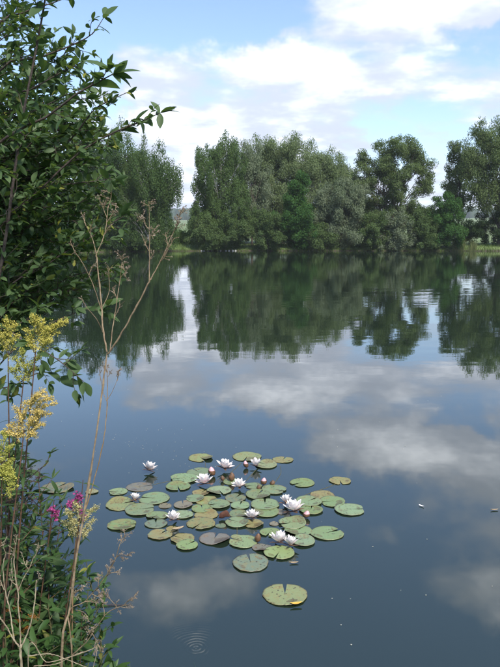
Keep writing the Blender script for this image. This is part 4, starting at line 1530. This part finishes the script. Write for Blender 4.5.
D = 2.0
pp = lambda x, y, d=D: P(x, y, d)
b = on_bank(P(56, 700, 2.1))
main = [b, pp(62, 652), pp(70, 605), pp(76, 560), pp(86, 500), pp(96, 435), pp(103, 385), pp(107, 354)]
paths = [(main, .0060, .0040),
         ([pp(107, 354), pp(111, 350, 1.99), pp(128, 322, 1.97), pp(148, 284, 1.95), pp(151, 278, 1.95)], .0042, .0030),
         ([pp(150, 280, 1.95), pp(160, 262, 1.95), pp(169, 242, 1.95), pp(177, 224, 1.95)], .0026, .0012),
         ([pp(149, 282, 1.95), pp(149.5, 250, 1.96), pp(149, 216, 1.97)], .0024, .0010),
         ([pp(107, 352), pp(103, 330, 2.02), pp(101, 300, 2.03), pp(97, 262, 2.04), pp(96, 252, 2.04)], .0040, .0028),
         ([pp(96, 253, 2.04), pp(92, 238, 2.04), pp(84, 222, 2.04)], .0020, .0010),
         ([pp(97, 253, 2.04), pp(105, 232, 2.05), pp(108, 206, 2.06)], .0024, .0012),
         ([pp(110, 351), pp(113, 325, 2.03), pp(117, 300, 2.05), pp(121, 270, 2.06)], .0026, .0011),
         ([pp(104, 335, 2.02), pp(97, 320, 1.99), pp(87, 308, 1.98)], .0018, .0010),
         ([pp(102, 312, 2.03), pp(93, 285, 2.01), pp(83, 264, 2.0), pp(73, 249, 2.0)], .0020, .0010),
         ([pp(102, 308, 2.03), pp(109, 292, 2.06), pp(109, 278, 2.07)], .0016, .0009)]
tufts = []
for (x, y, d, dx, dy, L, lev) in [(177, 226, 1.95, .3, 1, .05, 2), (172, 236, 1.95, .6, 1, .05, 2), (165, 251, 1.95, .7, 1, .045, 1), (168, 246, 1.95, -.3, 1, .05, 1), (160, 262, 1.95, .7, 1, .05, 1),
                                  (149, 218, 1.97, 0, 1, .05, 2), (149, 230, 1.97, -.5, 1, .05, 2), (149.5, 240, 1.97, .6, 1, .045, 2), (149.5, 252, 1.96, -.5, 1, .04, 1), (149, 264, 1.96, .5, 1, .04, 1),
                                  (108, 208, 2.06, .2, 1, .055, 2), (107, 218, 2.06, -.4, 1, .055, 2), (107, 222, 2.06, .7, 1, .05, 2), (103, 236, 2.05, .7, 1, .05, 1), (86, 226, 2.04, -.4, 1, .04, 1), (90, 234, 2.04, .3, 1, .04, 1),
                                  (121, 272, 2.06, .1, 1, .05, 2), (119, 286, 2.05, .5, 1, .05, 2), (117, 300, 2.05, -.4, 1, .04, 1), (87, 308, 1.98, -.5, 1, .03, 1), (80, 259, 2.0, -.6, 1, .03, 1), (74, 250, 2., -.5, 1, .03, 1), (89, 275, 2.0, .5, 1, .04, 1), (109, 280, 2.07, 0, 1, .04, 1), (114, 318, 2.04, .5, 1, .05, 1)]:
    tufts.append((P(x, y, d), np.array([dx, rng.normal() * 0.3, dy]), L, lev))
dry_plant('dry_stalk', 'tall tan dry stalk forking high above the water at left', b, paths, tufts, 'drystem', 1.0)

b = on_bank(P(66, 700, 2.15))
paths = [([b, pp(74, 560, 2.12), pp(88, 502, 2.1), pp(99, 462, 2.1), pp(105, 430, 2.1), pp(107, 400, 2.1), pp(107.5, 384, 2.1)], .0034, .0018),
         ([pp(107, 400, 2.1), pp(112, 392, 2.1), pp(117, 380, 2.1)], .0015, .0008), ([pp(107, 402, 2.1), pp(103, 392, 2.1), pp(101, 380, 2.1)], .0015, .0008)]
tufts = [(P(107.5, 386, 2.1), np.array([0, 0, 1]), .05, 2), (P(117, 381, 2.1), np.array([.2, 0, 1]), .035, 2), (P(101, 381, 2.1), np.array([-.1, 0, 1]), .035, 1)]
dry_plant('dry_stalk', 'thin dark dry stem with a small head beside the tall stalk', b, paths, tufts, 'drystem2')

b = on_bank(P(20, 700, 1.85))
q = lambda x, y, d=1.8: P(x, y, d)
paths = [([b, q(21.5, 667), q(20.5, 646)], .0058, .0045),
         ([q(20.5, 648), q(20, 630), q(17.5, 592), q(14, 566), q(15, 548)], .0034, .0018), ([q(17.5, 592), q(24, 577), q(29, 569), q(34, 556)], .0020, .0011),
         ([q(21.5, 646), q(27, 634), q(32, 618), q(35, 598), q(36.5, 580)], .0032, .0022), ([q(19, 647), q(14, 640), q(6, 626), q(-3, 614)], .0034, .0025),
         ([q(14, 640, 1.82), q(10, 612, 1.84), q(5, 590, 1.85), q(3, 566, 1.86), q(6, 552, 1.86)], .0030, .0016), ([q(7, 600, 1.84), q(12, 580, 1.84), q(11, 558, 1.84)], .002, .001)]
tufts = [(q(x, y), np.array([dx, rng.normal() * 0.3, 1.0]), 0.04, 1) for x, y, dx in ((15, 550, .2), (34, 558, .4), (29, 570, -.4), (6, 554, -.2), (36, 584, .5), (11, 560, .3), (16, 585, -.6), (4, 590, -.5))]
dry_plant('dry_stalk', 'bleached forked dry stem in the lower left corner', b, paths, tufts, 'palestem')

b = on_bank(P(78, 710, 2.1))
paths = [([b, pp(72, 655), pp(69, 612), pp(84, 602), pp(100, 584, 1.95), pp(112, 566, 1.92), pp(119, 548, 1.9)], .0032, .0014),
         ([pp(72, 655), pp(88, 640, 1.98), pp(100, 622, 1.96), pp(110, 611, 1.95), pp(127, 604, 1.93)], .0026, .0011)]
tufts = []
for (x, y) in [(84, 602), (92, 594), (98, 586), (104, 578), (110, 568), (115, 558), (118, 550), (92, 633), (98, 625), (104, 616), (110, 611), (117, 607), (124, 605), (76, 610), (70, 600)]:
    tufts.append((P(x, y, 1.95), np.array([rng.normal() * 0.8 + 0.5, rng.normal() * 0.4, rng.normal() * 0.8 + 0.2]), random.uniform(0.03, 0.055), 2))
dry_plant('dry_stalk', 'twiggy dry brown spray arching right over the water at lower left', b, paths, tufts, 'drystem')

b = on_bank(P(30, 705, 1.9))
r = lambda x, y, d=1.8: P(x, y, d)
paths = [([b, r(28, 655), r(46, 662), r(66, 658), r(84, 652), r(97, 647)], .0022, .0016), ([r(97, 647), r(96, 656), r(93, 668), r(92, 680)], .0016, .0012),
         ([r(28, 656), r(50, 654, 1.82), r(68, 660, 1.8), r(88, 668, 1.8)], .0018, .0012), ([r(34, 666), r(56, 664), r(74, 655), r(90, 650)], .0018, .0012)]
dry_plant('dry_stalk', 'bent straw-coloured stems lying across the bottom left', b, paths, [], 'palestem')

# rusty seed heads and the wilted dark stem
t, stem = herb('rusty_seed_plant', (22, 612, 2.1), 10, 2.15, 0.07, 0.06, GOLD_LEAF, 'redstem', 'rusty orange seed head low behind the bleached fork', 'seed head', r0=0.003)
plume(t, stem[-1], [(stem[-1], P(4, 612, 2.1), .016), (stem[-2], P(38, 618, 2.1), .016), (stem[-2], P(16, 622, 2.1), .016), (stem[-3], P(30, 628, 2.1), .014)], 'rustseed', 0.003, 'redstem', 0.7, 'seed_head')

b = on_bank(P(5, 705, 2.2))
w = lambda x, y, d=2.1: P(x, y, d)
paths = [([b, w(8, 560), w(14, 520), w(22, 488), w(34, 474), w(46, 464), w(49, 456)], .0036, .0014), ([w(16, 510), w(24, 500), w(30, 494), w(33, 486)], .0022, .0012),
         ([w(7, 560), w(6, 510), w(10, 480), w(20, 462), w(27, 448)], .0030, .0014)]
tufts = [(P(x, y, 2.1), np.array([rng.normal(), rng.normal() * .4, rng.normal() * .8]), .035, 2) for x, y in [(16, 490), (20, 500), (26, 498), (28, 508), (24, 512), (14, 500), (34, 474), (40, 470)]]
M['darkhusk'] = plain_mat('dark_husks', (0.05, 0.03, 0.03), (0.10, 0.06, 0.055), 60, 0.9, 0.2)
tw = dry_plant('wilted_stem', 'dark wilted stem with shrivelled heads left of the pink flowers', b, paths, tufts, 'shrubbark', 1.0, 'darkhusk')
fr, mbx = [], MB()
leafy_twig(fr, mbx, [w(40, 470), w(47, 462), w(50, 454)], .001, .035, .02)
mbx.build('twig', 'shrubbark', tw)
place_leaves(tw, fr, SHRUB_LEAF, 50)

# twig lying on the water
mb = MB()
pw = [W(95, 607) + np.array([0, 0, .004]), W(110, 606) + np.array([0, 0, .006]), W(128, 605.5) + np.array([0, 0, .003])]
mb.tube(spline(pw, 8), [.004, .002], 5)
mb.tube(spline([pw[1], W(116, 603) + np.array([0, 0, .02])], 4), [.002, .001], 4)
tag(mb.build('floating_twig', 'shrubbark'), 'thin dark twig floating on the water right of the dry spray', 'twig')

# ------------------------------------------------------------------ summer haze
def build_haze():
    m = bpy.data.materials.new('haze')
    m.use_nodes = True
    T = NT(m.node_tree)
    v = T.new('ShaderNodeVolumePrincipled', {'Color': (0.86, 0.92, 1.0, 1), 'Density': 0.0002})
    o_ = T.new('ShaderNodeOutputMaterial')
    T.put(o_.inputs['Volume'], v.outputs[0])
    a, z0, z1 = 3900.0, -3.4, 130.0
    V = [(x, y + 48, z) for z in (z0, z1) for x, y in ((-a, -a), (a, -a), (a, a), (-a, a))]
    F = [(3, 2, 1, 0), (4, 5, 6, 7), (0, 1, 5, 4), (1, 2, 6, 5), (2, 3, 7, 6), (3, 0, 4, 7)]
    M['haze'] = m
    tag(obj('haze', mesh_np('haze', V, F), 'haze'), 'faint bluish summer haze over the lake', 'haze', kind='stuff')


build_haze()

# ------------------------------------------------------------------ render settings
scene.render.engine = 'CYCLES'
scene.cycles.max_bounces = 4
scene.cycles.diffuse_bounces = 2
scene.cycles.glossy_bounces = 2
scene.cycles.transmission_bounces = 2
scene.cycles.transparent_max_bounces = 6
scene.cycles.caustics_reflective = False
scene.cycles.caustics_refractive = False
print('shrub leaves', NSHRUB, 'objects', len(bpy.data.objects))
